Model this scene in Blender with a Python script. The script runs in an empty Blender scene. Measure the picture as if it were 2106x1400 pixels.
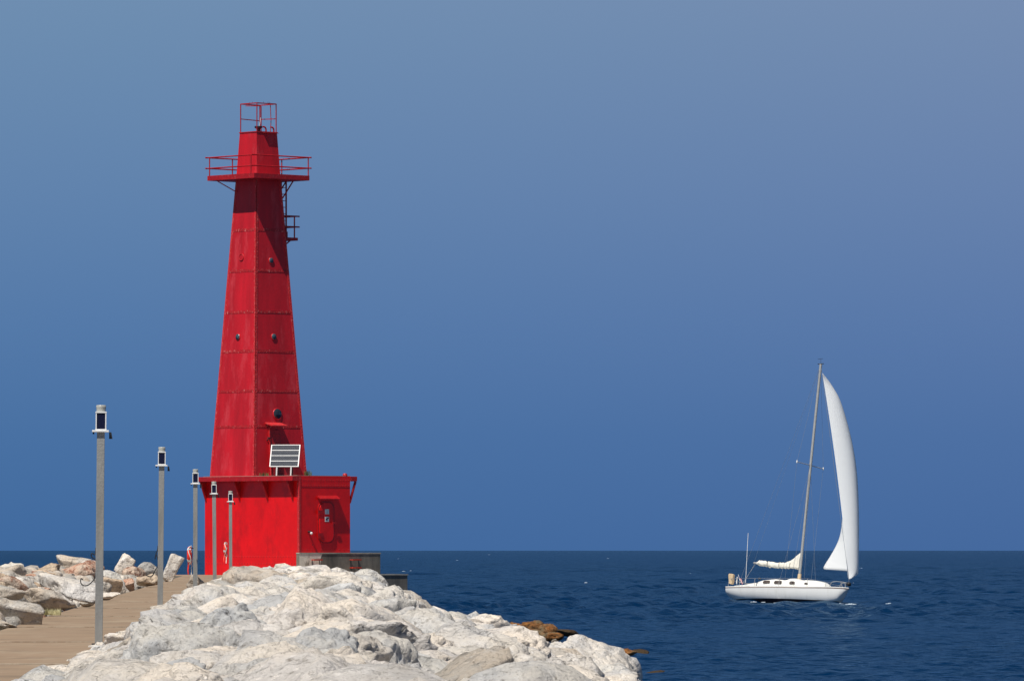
import bpy, bmesh, math, random
import numpy as np
from mathutils import Vector, Matrix, Euler, noise
R = math.radians
scene = bpy.context.scene
COL = scene.collection

# ------------------------------------------------------------------ camera, sky, sun, exposure
F, CX, HY, EYE = 13200.0, 1053.0, 1131.0, 4.0      # focal length in photo pixels, principal column, horizon row, eye height
cam = bpy.data.cameras.new("camera")
cam_o = bpy.data.objects.new("camera", cam); COL.objects.link(cam_o)
cam_o.location = (0, 0, EYE); cam_o.rotation_euler = (R(90), 0, 0)
cam.sensor_width = 36; cam.lens = F / 2106 * 36
cam.shift_y = (HY - 700) / 2106; cam.clip_start = 1; cam.clip_end = 150000
scene.camera = cam_o

SUN_EL = 60.0
sx, sy = -0.536, -0.844
w = bpy.data.worlds.new("World"); scene.world = w; w.use_nodes = True
nt = w.node_tree; nt.nodes.clear()
def N(nt, t, **kw):
    n = nt.nodes.new(t)
    for k, v in kw.items(): setattr(n, k, v)
    return n
wo = N(nt, 'ShaderNodeOutputWorld'); bg = N(nt, 'ShaderNodeBackground'); bg2 = N(nt, 'ShaderNodeBackground'); mx = N(nt, 'ShaderNodeMixShader')
sky = N(nt, 'ShaderNodeTexSky'); sky.sky_type = 'NISHITA'; sky.sun_disc = False
sky.sun_elevation = R(SUN_EL); sky.sun_rotation = math.atan2(sx, sy); sky.air_density = 1.0; sky.dust_density = 0.3; sky.ozone_density = 3; sky.altitude = 3500
nt.links.new(sky.outputs[0], bg.inputs[0]); bg.inputs[1].default_value = 0.05
tc = N(nt, 'ShaderNodeTexCoord'); sep = N(nt, 'ShaderNodeSeparateXYZ'); nt.links.new(tc.outputs['Generated'], sep.inputs[0])
mr = N(nt, 'ShaderNodeMapRange'); mr.inputs[1].default_value = 0.0; mr.inputs[2].default_value = 0.10
nt.links.new(sep.outputs[2], mr.inputs[0])
cr = N(nt, 'ShaderNodeValToRGB'); nt.links.new(mr.outputs[0], cr.inputs[0])
els = cr.color_ramp.elements
def s2l(c): return tuple(((x / 255) / 12.92 if x <= 10 else ((x / 255 + .055) / 1.055) ** 2.4) for x in c)
stops = [(0.0, (65, 106, 158)), (0.18, (73, 113, 163)), (0.36, (85, 122, 169)), (0.56, (97, 131, 173)), (0.80, (108, 140, 176)), (1.0, (117, 146, 179))]
els[0].position = 0; els[0].color = (*s2l(stops[0][1]), 1); els[1].position = 1; els[1].color = (*s2l(stops[-1][1]), 1)
for p, c in stops[1:-1]:
    e = els.new(p); e.color = (*s2l(c), 1)
# the air is a touch more lilac towards one side
mx2 = N(nt, 'ShaderNodeMix', data_type='RGBA'); mr3 = N(nt, 'ShaderNodeMapRange'); nt.links.new(sep.outputs[0], mr3.inputs[0])
mr3.inputs[1].default_value = -0.06; mr3.inputs[2].default_value = 0.10; mr3.inputs[3].default_value = 0; mr3.inputs[4].default_value = 1
hs = N(nt, 'ShaderNodeMix', data_type='RGBA', blend_type='MULTIPLY'); hs.inputs[0].default_value = 1
nt.links.new(cr.outputs[0], hs.inputs[6]); hs.inputs[7].default_value = (1.15, 0.98, 1.0, 1)
nt.links.new(mr3.outputs[0], mx2.inputs[0]); nt.links.new(cr.outputs[0], mx2.inputs[6]); nt.links.new(hs.outputs[2], mx2.inputs[7])
nt.links.new(mx2.outputs[2], bg2.inputs[0]); bg2.inputs[1].default_value = 1.0
mr2 = N(nt, 'ShaderNodeMapRange'); mr2.interpolation_type = 'SMOOTHSTEP'; mr2.inputs[1].default_value = 0.10; mr2.inputs[2].default_value = 0.18
nt.links.new(sep.outputs[2], mr2.inputs[0]); nt.links.new(mr2.outputs[0], mx.inputs[0])
nt.links.new(bg2.outputs[0], mx.inputs[1]); nt.links.new(bg.outputs[0], mx.inputs[2]); nt.links.new(mx.outputs[0], wo.inputs[0])

sl = bpy.data.lights.new("sun", 'SUN'); sl.energy = 5.0; sl.angle = R(0.5); sl.color = (1.0, 0.955, 0.88)
so = bpy.data.objects.new("sun", sl); COL.objects.link(so)
ce = math.cos(R(SUN_EL)); sdir = Vector((sx * ce, sy * ce, math.sin(R(SUN_EL))))
so.rotation_euler = sdir.to_track_quat('Z', 'Y').to_euler()
scene.view_settings.view_transform = 'Standard'; scene.view_settings.look = 'None'
scene.view_settings.exposure = 0.0; scene.view_settings.gamma = 1
try:
    scene.cycles.max_bounces = 6; scene.cycles.use_denoising = True
except Exception: pass

# ------------------------------------------------------------------ helpers
def P(px, py, Y):            # a photo pixel at distance Y -> world point
    return Vector(((px - CX) / F * Y, Y, EYE - (py - HY) / F * Y))
def tag(o, label=None, cat=None, group=None, kind=None):
    if label: o['label'] = label
    if cat: o['category'] = cat
    if group: o['group'] = group
    if kind: o['kind'] = kind
    return o
def empty(name, loc, rot=(0, 0, 0), label=None, cat=None, group=None):
    o = bpy.data.objects.new(name, None); COL.objects.link(o); o.location = loc; o.rotation_euler = rot; o.empty_display_size = .2
    return tag(o, label, cat, group)
class MB:
    def __init__(s): s.v = []; s.f = []; s.sm = []
    def add(s, vs, fs, smooth=False):
        n = len(s.v); s.v += [tuple(v) for v in vs]; s.f += [tuple(i + n for i in f) for f in fs]; s.sm += [smooth] * len(fs); return s
    def box(s, a, b, M=None):
        x0, y0, z0 = a; x1, y1, z1 = b
        vs = [Vector(p) for p in ((x0,y0,z0),(x1,y0,z0),(x1,y1,z0),(x0,y1,z0),(x0,y0,z1),(x1,y0,z1),(x1,y1,z1),(x0,y1,z1))]
        if M: vs = [M @ v for v in vs]
        return s.add(vs, [(3,2,1,0),(4,5,6,7),(0,1,5,4),(1,2,6,5),(2,3,7,6),(3,0,4,7)])
    def tube(s, pts, r, n=8, cap=True, r2=None):
        pts = [Vector(p) for p in pts]; rings = []; m = len(pts); up = None
        for i, p in enumerate(pts):
            d = (pts[min(i+1, m-1)] - pts[max(i-1, 0)]).normalized()
            if up is None: up = Vector((0,0,1)) if abs(d.z) < .9 else Vector((1,0,0))
            a = d.cross(up).normalized(); b = a.cross(d).normalized(); up = b
            rr = r if r2 is None else r + (r2 - r) * i / max(m-1, 1)
            rings.append([p + (a*math.cos(2*math.pi*k/n + math.pi/n) + b*math.sin(2*math.pi*k/n + math.pi/n))*rr for k in range(n)])
        vs = [v for rg in rings for v in rg]; fs = []
        for i in range(m-1):
            for k in range(n): fs.append((i*n+k, i*n+(k+1)%n, (i+1)*n+(k+1)%n, (i+1)*n+k))
        s.add(vs, fs, n > 5)
        if cap: s.add(rings[0], [tuple(reversed(range(n)))]); s.add(rings[-1], [tuple(range(n))])
        return s
    def bar(s, p, q, wd, ht=None):     # square bar
        ht = ht or wd; p, q = Vector(p), Vector(q); d = (q-p).normalized(); up = Vector((0,0,1)) if abs(d.z) < .95 else Vector((0,1,0))
        a = d.cross(up).normalized()*wd/2; b = a.cross(d).normalized()*ht/2
        return s.add([p-a-b,p+a-b,p+a+b,p-a+b,q-a-b,q+a-b,q+a+b,q-a+b], [(3,2,1,0),(4,5,6,7),(0,1,5,4),(1,2,6,5),(2,3,7,6),(3,0,4,7)])
    def prism(s, out, d, M=None):       # outline (list of 3d pts) pushed along vector d
        out = [Vector(p) for p in out]; d = Vector(d); n = len(out)
        vs = out + [p + d for p in out]
        if M: vs = [M @ v for v in vs]
        return s.add(vs, [tuple(range(n)), tuple(range(2*n-1, n-1, -1))] + [(i, i+n, (i+1)%n+n, (i+1)%n) for i in range(n)])
    def lathe(s, prof, M=None, n=16, smooth=True):
        vs = []; fs = []
        for r, z in prof:
            for k in range(n):
                v = Vector((r*math.cos(2*math.pi*k/n), r*math.sin(2*math.pi*k/n), z)); vs.append(M @ v if M else v)
        for i in range(len(prof)-1):
            for k in range(n): fs.append((i*n+k, i*n+(k+1)%n, (i+1)*n+(k+1)%n, (i+1)*n+k))
        s.add(vs, fs, smooth); L = (len(prof)-1)*n
        s.add([vs[k] for k in range(n)], [tuple(reversed(range(n)))]); s.add([vs[L+k] for k in range(n)], [tuple(range(n))])
        return s
    def build(s, name, mat, parent=None, bevel=0, recalc=True):
        me = bpy.data.meshes.new(name); me.from_pydata(s.v, [], s.f); me.update()
        me.polygons.foreach_set('use_smooth', s.sm)
        if recalc or bevel:
            bm = bmesh.new(); bm.from_mesh(me)
            bmesh.ops.recalc_face_normals(bm, faces=bm.faces)
            if bevel: bmesh.ops.bevel(bm, geom=[e for e in bm.edges if len(e.link_faces) == 2 and e.calc_face_angle(0) > .6], offset=bevel, segments=2, affect='EDGES', profile=.6)
            bm.to_mesh(me); bm.free()
        if mat: me.materials.append(mat)
        o = bpy.data.objects.new(name, me); COL.objects.link(o)
        if parent: o.parent = parent
        return o
def copy_tree(o, parent=None):
    c = o.copy(); COL.objects.link(c); c.parent = parent
    if parent: c.matrix_parent_inverse = o.matrix_parent_inverse
    for ch in [x for x in bpy.data.objects if x.parent == o]: copy_tree(ch, c)
    return c

# ------------------------------------------------------------------ materials
def mat(name, color, rough=.6, metal=0, spec=.5, var=0, vscale=3, bump=0, bscale=20, streak=False, spots=None, obj=True):
    m = bpy.data.materials.new(name); m.use_nodes = True; t = m.node_tree; b = t.nodes['Principled BSDF']
    b.inputs['Roughness'].default_value = rough; b.inputs['Metallic'].default_value = metal; b.inputs['Specular IOR Level'].default_value = spec
    b.inputs['Base Color'].default_value = (*color, 1)
    co = N(t, 'ShaderNodeTexCoord'); src = co.outputs['Object']; last = None
    if var:
        mp = N(t, 'ShaderNodeMapping'); t.links.new(src, mp.inputs[0]); mp.inputs['Scale'].default_value = (vscale, vscale, vscale * (.15 if streak else 1))
        nz = N(t, 'ShaderNodeTexNoise'); t.links.new(mp.outputs[0], nz.inputs[0]); nz.inputs['Detail'].default_value = 8; nz.inputs['Roughness'].default_value = .65; nz.inputs['Scale'].default_value = 1
        r = N(t, 'ShaderNodeMapRange'); t.links.new(nz.outputs[0], r.inputs[0]); r.inputs[1].default_value = .3; r.inputs[2].default_value = .7; r.inputs[3].default_value = 1 - var; r.inputs[4].default_value = 1 + var
        mu = N(t, 'ShaderNodeMix', data_type='RGBA', blend_type='MULTIPLY'); mu.inputs[0].default_value = 1; mu.inputs[6].default_value = (*color, 1)
        cb = N(t, 'ShaderNodeCombineColor')
        for i in range(3): t.links.new(r.outputs[0], cb.inputs[i])
        t.links.new(cb.outputs[0], mu.inputs[7]); last = mu.outputs[2]
    for sp in (spots or []):      # (colour, scale, low, high, xyz stretch)
        c2, sc, lo, hi, st = sp
        mp = N(t, 'ShaderNodeMapping'); t.links.new(src, mp.inputs[0]); mp.inputs['Scale'].default_value = st; mp.inputs['Location'].default_value = (sc, sc*.7, 0)
        nz = N(t, 'ShaderNodeTexNoise'); t.links.new(mp.outputs[0], nz.inputs[0]); nz.inputs['Scale'].default_value = sc; nz.inputs['Detail'].default_value = 9; nz.inputs['Roughness'].default_value = .7
        r = N(t, 'ShaderNodeMapRange'); t.links.new(nz.outputs[0], r.inputs[0]); r.inputs[1].default_value = lo; r.inputs[2].default_value = hi
        mi = N(t, 'ShaderNodeMix', data_type='RGBA'); t.links.new(r.outputs[0], mi.inputs[0])
        if last: t.links.new(last, mi.inputs[6])
        else: mi.inputs[6].default_value = (*color, 1)
        mi.inputs[7].default_value = (*c2, 1); last = mi.outputs[2]
    if last: t.links.new(last, b.inputs['Base Color'])
    if bump:
        nz = N(t, 'ShaderNodeTexNoise'); t.links.new(src, nz.inputs[0]); nz.inputs['Scale'].default_value = bscale; nz.inputs['Detail'].default_value = 6
        bu = N(t, 'ShaderNodeBump'); bu.inputs['Strength'].default_value = bump; bu.inputs['Distance'].default_value = .02
        t.links.new(nz.outputs[0], bu.inputs['Height']); t.links.new(bu.outputs[0], b.inputs['Normal'])
    return m
S3 = (1, 1, 1); V3 = (1, 1, .12)
M = {}
M['red_tower'] = mat('red_tower', (.52, .004, .013), .55, var=.26, vscale=1.1, streak=True, bump=.25, bscale=6,
    spots=[((.66, .06, .075), .9, .52, .74, (1, 1, .3)), ((.75, .22, .22), 7, .68, .76, (1, 1, .25)), ((.26, .02, .01), 2.4, .66, .74, (1.5, 1.5, .16)), ((.20, .006, .008), 9, .72, .80, S3)])
M['red_base'] = mat('red_base', (.74, .002, .003), .42, var=.14, vscale=.8, bump=.35, bscale=5,
    spots=[((.50, .004, .004), 1.2, .50, .70, (1, 1, .5)), ((.12, .012, .008), 4.2, .66, .72, (1, 1, .8)), ((.85, .30, .26), 9, .73, .78, V3)])
M['red_trim'] = mat('red_trim', (.38, .005, .009), .5, var=.25, vscale=5, spots=[((.75, .22, .20), 12, .60, .72, (1, 1, .4)), ((.12, .01, .008), 8, .68, .78, S3)])
M['red_worn'] = mat('red_worn', (.54, .015, .02), .6, var=.2, vscale=5, spots=[((.72, .20, .19), 14, .54, .68, (1, 1, .5))])
M['rust_red'] = mat('rust_red', (.55, .035, .012), .7, var=.3, vscale=12, spots=[((.16, .05, .03), 15, .5, .65, S3)])
M['dark_glass'] = mat('dark_glass', (.02, .03, .04), .1, spec=.6)
M['porthole_pane'] = mat('porthole_pane', (.05, .08, .10), .25, spec=.6, var=.4, vscale=9)
M['black'] = mat('black', (.012, .014, .018), .6)
M['dark_metal'] = mat('dark_metal', (.05, .055, .06), .45, metal=.5, var=.3, vscale=9)
M['white'] = mat('white', (.80, .80, .78), .4, var=.06, vscale=14)
M['panel'] = mat('panel', (.008, .010, .035), .25, spec=.3)
M['cell'] = mat('cell', (.014, .018, .032), .55, spec=.2, var=.3, vscale=20)
M['post'] = mat('post', (.25, .255, .25), .75, var=.22, vscale=5, streak=True, spots=[((.35, .34, .31), 6, .5, .75, V3), ((.16, .16, .165), 14, .6, .75, (1, 1, .2))], bump=.3, bscale=30)
M['lamp_cap'] = mat('lamp_cap', (.42, .42, .38), .25, var=.2, vscale=20)
M['sticker'] = mat('sticker', (.72, .78, .80), .5, var=.05, vscale=40)
M['sticker_print'] = mat('sticker_print', (.30, .42, .48), .5)
M['ring_red'] = mat('ring_red', (.85, .04, .015), .5, var=.1, vscale=12)
M['rope'] = mat('rope', (.75, .72, .66), .8, var=.2, vscale=30)
M['hull'] = mat('hull', (.78, .775, .75), .35, var=.05, vscale=.8, streak=True, spots=[((.52, .51, .46), 1.6, .55, .85, (1, 1, .15))])
M['gelcoat'] = mat('gelcoat', (.84, .83, .78), .35, var=.04, vscale=2)
M['antifoul'] = mat('antifoul', (.02, .008, .010), .6)
M['trimline'] = mat('trimline', (.32, .20, .13), .5)
M['window_glass'] = mat('window_glass', (.09, .07, .06), .2, var=.5, vscale=4)
M['alloy'] = mat('alloy', (.38, .38, .37), .5, metal=.1, var=.12, vscale=6)
M['wire'] = mat('wire', (.33, .36, .40), .4, metal=.5)
M['canvas'] = mat('canvas', (.78, .74, .64), .85, var=.12, vscale=3, bump=.5, bscale=9)
M['tan'] = mat('tan', (.62, .46, .28), .8, var=.22, vscale=8)
def sail_mat():
    m = bpy.data.materials.new('sailcloth'); m.use_nodes = True; t = m.node_tree; b = t.nodes['Principled BSDF']
    b.inputs['Base Color'].default_value = (.92, .93, .93, 1); b.inputs['Roughness'].default_value = .7
    out = t.nodes['Material Output']; tr = N(t, 'ShaderNodeBsdfTranslucent'); tr.inputs[0].default_value = (.90, .92, .93, 1)
    mi = N(t, 'ShaderNodeMixShader'); mi.inputs[0].default_value = .42
    t.links.new(b.outputs[0], mi.inputs[1]); t.links.new(tr.outputs[0], mi.inputs[2]); t.links.new(mi.outputs[0], out.inputs[0])
    co = N(t, 'ShaderNodeTexCoord'); wv = N(t, 'ShaderNodeTexWave'); wv.bands_direction = 'Z'; wv.inputs['Scale'].default_value = .42; wv.inputs['Distortion'].default_value = .3
    t.links.new(co.outputs['Object'], wv.inputs[0]); bu = N(t, 'ShaderNodeBump'); bu.inputs['Strength'].default_value = .05; bu.inputs['Distance'].default_value = .03
    t.links.new(wv.outputs[1], bu.inputs['Height']); t.links.new(bu.outputs[0], b.inputs['Normal'])
    return m
M['sail'] = sail_mat()
def concrete(name, color, dark, lo, hi, st=(1, 1, .4), sc=.5, joints=False):
    m = mat(name, color, .85, var=.16, vscale=3, bump=.5, bscale=12, spots=[(dark, sc, lo, hi, st), (tuple(c*.45 for c in color), 6, .62, .74, S3)])
    return m
M['walk'] = mat('walkway_concrete', (.285, .20, .13), .9, var=.13, vscale=1.2, bump=.4, bscale=14,
    spots=[((.38, .30, .21), .7, .5, .75, (1, .25, 1)), ((.13, .10, .07), 1.3, .55, .72, (.5, .6, 1)), ((.10, .07, .05), 9, .72, .78, (.3, 1.5, 1))])
M['joint'] = mat('joint', (.42, .35, .27), .9, var=.3, vscale=4, spots=[((.24, .17, .11), 3, .50, .58, S3)])
M['landing'] = concrete('landing_concrete', (.25, .22, .18), (.085, .08, .07), .35, .62, (1, .3, .25), .6)
M['landing_edge'] = concrete('landing_edge', (.38, .35, .30), (.22, .2, .17), .5, .7)
M['landing_patch'] = concrete('landing_patch', (.80, .74, .62), (.30, .26, .2), .56, .66, S3, 2.5)
M['pier_side'] = concrete('pier_side', (.20, .18, .15), (.09, .085, .075), .4, .7)

def rock_mat(name, c_main, c_alt, c_dark, c_light, attr=False, dark_lo=.64, bright=1.0):
    m = bpy.data.materials.new(name); m.use_nodes = True; t = m.node_tree; b = t.nodes['Principled BSDF']
    b.inputs['Roughness'].default_value = .88; b.inputs['Specular IOR Level'].default_value = .25
    co = N(t, 'ShaderNodeTexCoord'); geo = N(t, 'ShaderNodeNewGeometry'); wpos = geo.outputs['Position']
    # every stone takes its own piece of the pattern
    idn = N(t, 'ShaderNodeAttribute', attribute_name='tint') if attr else N(t, 'ShaderNodeObjectInfo'); ms_ = N(t, 'ShaderNodeMath', operation='MULTIPLY'); t.links.new(idn.outputs['Fac' if attr else 'Random'], ms_.inputs[0]); ms_.inputs[1].default_value = 173.0
    of_ = N(t, 'ShaderNodeVectorMath', operation='ADD'); t.links.new(wpos, of_.inputs[0]); t.links.new(ms_.outputs[0], of_.inputs[1]); src = of_.outputs[0]
    def nz(scale, det=8, rough=.65, off=0, dist=0):
        mp = N(t, 'ShaderNodeMapping'); t.links.new(src, mp.inputs[0]); mp.inputs['Location'].default_value = (off, off*.37, off*1.7)
        n = N(t, 'ShaderNodeTexNoise'); t.links.new(mp.outputs[0], n.inputs[0]); n.inputs['Scale'].default_value = scale; n.inputs['Detail'].default_value = det; n.inputs['Roughness'].default_value = rough; n.inputs['Distortion'].default_value = dist
        return n.outputs[0]
    def rng(s, lo, hi, a=0, bb=1):
        r = N(t, 'ShaderNodeMapRange'); t.links.new(s, r.inputs[0]); r.inputs[1].default_value = lo; r.inputs[2].default_value = hi; r.inputs[3].default_value = a; r.inputs[4].default_value = bb; return r.outputs[0]
    def mixc(f, a, c):
        n = N(t, 'ShaderNodeMix', data_type='RGBA'); t.links.new(f, n.inputs[0])
        for i, v in ((6, a), (7, c)):
            if isinstance(v, tuple): n.inputs[i].default_value = (*v, 1)
            else: t.links.new(v, n.inputs[i])
        return n.outputs[2]
    c = mixc(rng(nz(.9, 5), .44, .58), c_main, c_alt)
    c = mixc(rng(nz(1.6, 8, .6, 5, .1), .55, .72), c, c_light)
    c = mixc(rng(nz(2.6, 9, .72, 15, .3), .50, .64, 0, .45), c, tuple(.5*x+.5*y for x, y in zip(c_alt, c_dark)))
    c = mixc(rng(nz(5, 9, .7, 11, .2), dark_lo - .05, dark_lo + .05, 0, .85), c, c_dark)
    c = mixc(rng(nz(24, 5, .65, 3), .57, .70, 0, .7), c, c_dark)
    c = mixc(rng(nz(12, 6, .7, 31), .30, .42, .8, 0), c, c_light)
    # thin veins and cracks
    vo = N(t, 'ShaderNodeTexVoronoi', feature='DISTANCE_TO_EDGE'); ad = N(t, 'ShaderNodeVectorMath', operation='ADD'); wn = N(t, 'ShaderNodeTexNoise'); wn.inputs['Scale'].default_value = 2.2; wn.inputs['Detail'].default_value = 6
    t.links.new(src, wn.inputs[0]); t.links.new(src, ad.inputs[0]); t.links.new(wn.outputs[1], ad.inputs[1]); t.links.new(ad.outputs[0], vo.inputs[0]); vo.inputs['Scale'].default_value = 1.1
    crack = rng(vo.outputs[0], .002, .012, .7, 0); cm = N(t, 'ShaderNodeMath', operation='MULTIPLY'); t.links.new(crack, cm.inputs[0]); t.links.new(rng(nz(.8, 3, .5, 21), .54, .62), cm.inputs[1])
    c = mixc(cm.outputs[0], c, tuple(x*.5 for x in c_dark))
    # per stone value
    if attr:
        at = N(t, 'ShaderNodeAttribute', attribute_name='tint'); rv = at.outputs['Fac']
    else:
        oi = N(t, 'ShaderNodeObjectInfo'); rv = oi.outputs['Random']
    # wet, weedy band where the water reaches
    sz_ = N(t, 'ShaderNodeSeparateXYZ'); t.links.new(wpos, sz_.inputs[0]); wa = N(t, 'ShaderNodeMath', operation='MULTIPLY_ADD'); t.links.new(nz(2.2, 5, .6, 41), wa.inputs[0]); wa.inputs[1].default_value = -.9; t.links.new(sz_.outputs[2], wa.inputs[2])
    if name != 'algae_stone': c = mixc(rng(wa.outputs[0], -.15, .05, .85, 0), c, (.06, .04, .02))
    mu = N(t, 'ShaderNodeMix', data_type='RGBA', blend_type='MULTIPLY'); mu.inputs[0].default_value = 1; t.links.new(c, mu.inputs[6])
    tint = mixc(rv, (.84*bright, .85*bright, .87*bright), (1.14*bright, 1.07*bright, 1.02*bright)); t.links.new(tint, mu.inputs[7])
    t.links.new(mu.outputs[2], b.inputs['Base Color'])
    rn = N(t, 'ShaderNodeTexNoise', noise_type='RIDGED_MULTIFRACTAL'); t.links.new(src, rn.inputs[0]); rn.inputs['Scale'].default_value = 1.9; rn.inputs['Detail'].default_value = 9; rn.inputs['Roughness'].default_value = .62
    v1 = N(t, 'ShaderNodeTexVoronoi', feature='F1'); wv = N(t, 'ShaderNodeTexNoise'); wv.inputs['Scale'].default_value = 1.7; wv.inputs['Detail'].default_value = 5; t.links.new(src, wv.inputs[0])
    av = N(t, 'ShaderNodeVectorMath', operation='MULTIPLY_ADD'); t.links.new(wv.outputs[1], av.inputs[0]); av.inputs[1].default_value = (.7, .7, .7); t.links.new(src, av.inputs[2]); t.links.new(av.outputs[0], v1.inputs[0]); v1.inputs['Scale'].default_value = 2.6
    hv = N(t, 'ShaderNodeBump'); hv.invert = True; hv.inputs['Distance'].default_value = .16; hv.inputs['Strength'].default_value = .9; t.links.new(v1.outputs[0], hv.inputs['Height'])
    hr = N(t, 'ShaderNodeBump'); hr.inputs['Distance'].default_value = .10; hr.inputs['Strength'].default_value = .8; t.links.new(rn.outputs[0], hr.inputs['Height']); t.links.new(hv.outputs[0], hr.inputs['Normal'])
    h1 = N(t, 'ShaderNodeBump'); t.links.new(hr.outputs[0], h1.inputs['Normal']); h1.inputs['Distance'].default_value = .12; h1.inputs['Strength'].default_value = .8; t.links.new(nz(3.2, 10, .62, 7), h1.inputs['Height'])
    h2 = N(t, 'ShaderNodeBump'); h2.inputs['Distance'].default_value = .06; h2.inputs['Strength'].default_value = .8; t.links.new(nz(17, 8, .7, 9), h2.inputs['Height']); t.links.new(h1.outputs[0], h2.inputs['Normal'])
    h3 = N(t, 'ShaderNodeBump'); h3.invert = True; h3.inputs['Distance'].default_value = .03; h3.inputs['Strength'].default_value = .7; t.links.new(cm.outputs[0], h3.inputs['Height']); t.links.new(h2.outputs[0], h3.inputs['Normal'])
    t.links.new(h3.outputs[0], b.inputs['Normal'])
    return m
LIME = dict(c_main=(.81, .76, .675), c_alt=(.64, .635, .62), c_dark=(.20, .18, .15), c_light=(.90, .885, .85))
GREY = dict(c_main=(.49, .47, .43), c_alt=(.58, .51, .42), c_dark=(.12, .12, .11), c_light=(.72, .70, .66))
PINK = dict(c_main=(.66, .40, .28), c_alt=(.62, .52, .42), c_dark=(.26, .09, .05), c_light=(.66, .52, .42))
TAN = dict(c_main=(.70, .56, .41), c_alt=(.60, .45, .32), c_dark=(.19, .13, .085), c_light=(.68, .58, .46))
M['lime'] = rock_mat('limestone', **LIME); M['lime_heap'] = rock_mat('limestone_heap', attr=True, **LIME)
M['grey'] = rock_mat('grey_stone', **GREY); M['seam'] = mat('red_seam', (.40, .005, .010), .6, var=.3, vscale=6, spots=[((.72, .22, .20), 9, .56, .66, (1, 1, .6))]); M['grey_heap'] = rock_mat('grey_stone_heap', attr=True, **GREY)
M['pink'] = rock_mat('pink_stone', dark_lo=.54, **PINK); M['tanrock'] = rock_mat('tan_stone', dark_lo=.6, **TAN)
M['bleached'] = rock_mat('bleached_stone', (.76, .71, .62), (.70, .67, .62), (.40, .36, .30), (.84, .82, .78), dark_lo=.7)
M['algae'] = rock_mat('algae_stone', (.24, .10, .03), (.20, .165, .10), (.04, .025, .012), (.52, .24, .06), dark_lo=.56)
M['wet'] = rock_mat('wet_stone', (.055, .045, .028), (.10, .055, .028), (.018, .015, .01), (.15, .08, .04), dark_lo=.56)

# ------------------------------------------------------------------ stones
def ico(sub):
    bm = bmesh.new(); bmesh.ops.create_icosphere(bm, subdivisions=sub, radius=1); bm.verts.ensure_lookup_table()
    v = np.array([x.co[:] for x in bm.verts]); f = np.array([[q.index for q in p.verts] for p in bm.faces]); bm.free(); return v, f
ICO = {k: ico(k) for k in (2, 3, 4, 5)}
def stone_verts(seed, sub, sharp=18, rough=1.0, nplanes=13):
    rs = np.random.RandomState(seed); v, f = ICO[sub]
    v = v / np.linalg.norm(v, axis=1)[:, None]
    pn = rs.normal(size=(nplanes, 3)); pn /= np.linalg.norm(pn, axis=1)[:, None]; pd = rs.uniform(.58, .98, nplanes)
    dt = np.maximum(v @ pn.T, 1e-3) / pd
    r = (np.sum(dt ** sharp, axis=1) + 1.0 ** sharp * .6) ** (-1 / sharp)
    p = v * r[:, None]
    off = Vector(rs.uniform(-50, 50, 3))
    out = np.empty(len(p))
    for i, q in enumerate(p):
        u = Vector(q) + off
        a = noise.fractal(u * 1.5, .9, 2.1, 3) * .10
        b = noise.ridged_multi_fractal(u * 2.6, .9, 2.1, 3, 1.0, 2.0) * .038 if sub > 2 else 0
        c = noise.fractal(u * 7.0, .7, 2.0, 4) * .055 if sub > 3 else 0
        (dd, pp) = noise.voronoi(u * 1.7 + noise.noise_vector(u * 1.5) * .35); st_ = noise.noise(pp[0] * 7.3) * .13; ck = max(0, 1 - (dd[1] - dd[0]) / .10) * .035
        out[i] = (a * .7 - b + c + st_ - ck) * rough
    return p * (1 + out)[:, None], f
def stone_mesh(name, seed, sub, **kw):
    v, f = stone_verts(seed, sub, **kw)
    me = bpy.data.meshes.new(name); me.from_pydata(v.tolist(), [], f.tolist()); me.update()
    me.polygons.foreach_set('use_smooth', [True] * len(f)); return me
NEAR = [stone_mesh('boulder', 100 + k, 5, sharp=80, rough=.9, nplanes=16) for k in range(10)]
MID = [stone_mesh('boulder', 200 + k, 4, sharp=70, rough=.9) for k in range(12)]
SHARPM = [stone_mesh('boulder', 300 + k, 4, sharp=60, rough=.75, nplanes=10) for k in range(10)]
FAR = {3: [stone_verts(400 + k, 3, sharp=30)[0] for k in range(12)], 2: [stone_verts(500 + k, 2, sharp=30)[0] for k in range(10)]}
def block_mesh(seed):
    rs = np.random.RandomState(seed); v, f = ICO[4]; v = v / np.linalg.norm(v, axis=1)[:, None]
    pn = np.array([(1,0,0),(-1,0,0),(0,1,0),(0,-1,0),(0,0,1),(0,0,-1)], float) + rs.normal(size=(6, 3)) * .13; pn /= np.linalg.norm(pn, axis=1)[:, None]
    ex = rs.normal(size=(3, 3)); ex /= np.linalg.norm(ex, axis=1)[:, None]; pn = np.vstack([pn, ex]); pd = np.array([.72]*6 + [.95]*3)
    r = (np.sum((np.maximum(v @ pn.T, 1e-3) / pd) ** 30, axis=1)) ** (-1 / 30); out = [noise.fractal(Vector(q) * 2.4 + Vector((seed, 0, 0)), .8, 2.1, 5) * .07 for q in v]
    p = v * (r * (1 + np.array(out)))[:, None]; me = bpy.data.meshes.new('boulder'); me.from_pydata(p.tolist(), [], f.tolist()); me.update(); me.polygons.foreach_set('use_smooth', [True] * len(f)); return me
BLK = [block_mesh(k) for k in (1, 2, 3, 4)]
for me in NEAR + MID + SHARPM + BLK: me.materials.append(M['lime'])
def place_stone(me, loc, scl, rot, m, label, group=None, name='boulder', cat='boulder'):
    o = bpy.data.objects.new(name, me); COL.objects.link(o); o.location = loc; o.scale = scl; o.rotation_euler = rot
    o.material_slots[0].link = 'OBJECT'; o.material_slots[0].material = m
    return tag(o, label, cat, group)

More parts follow.
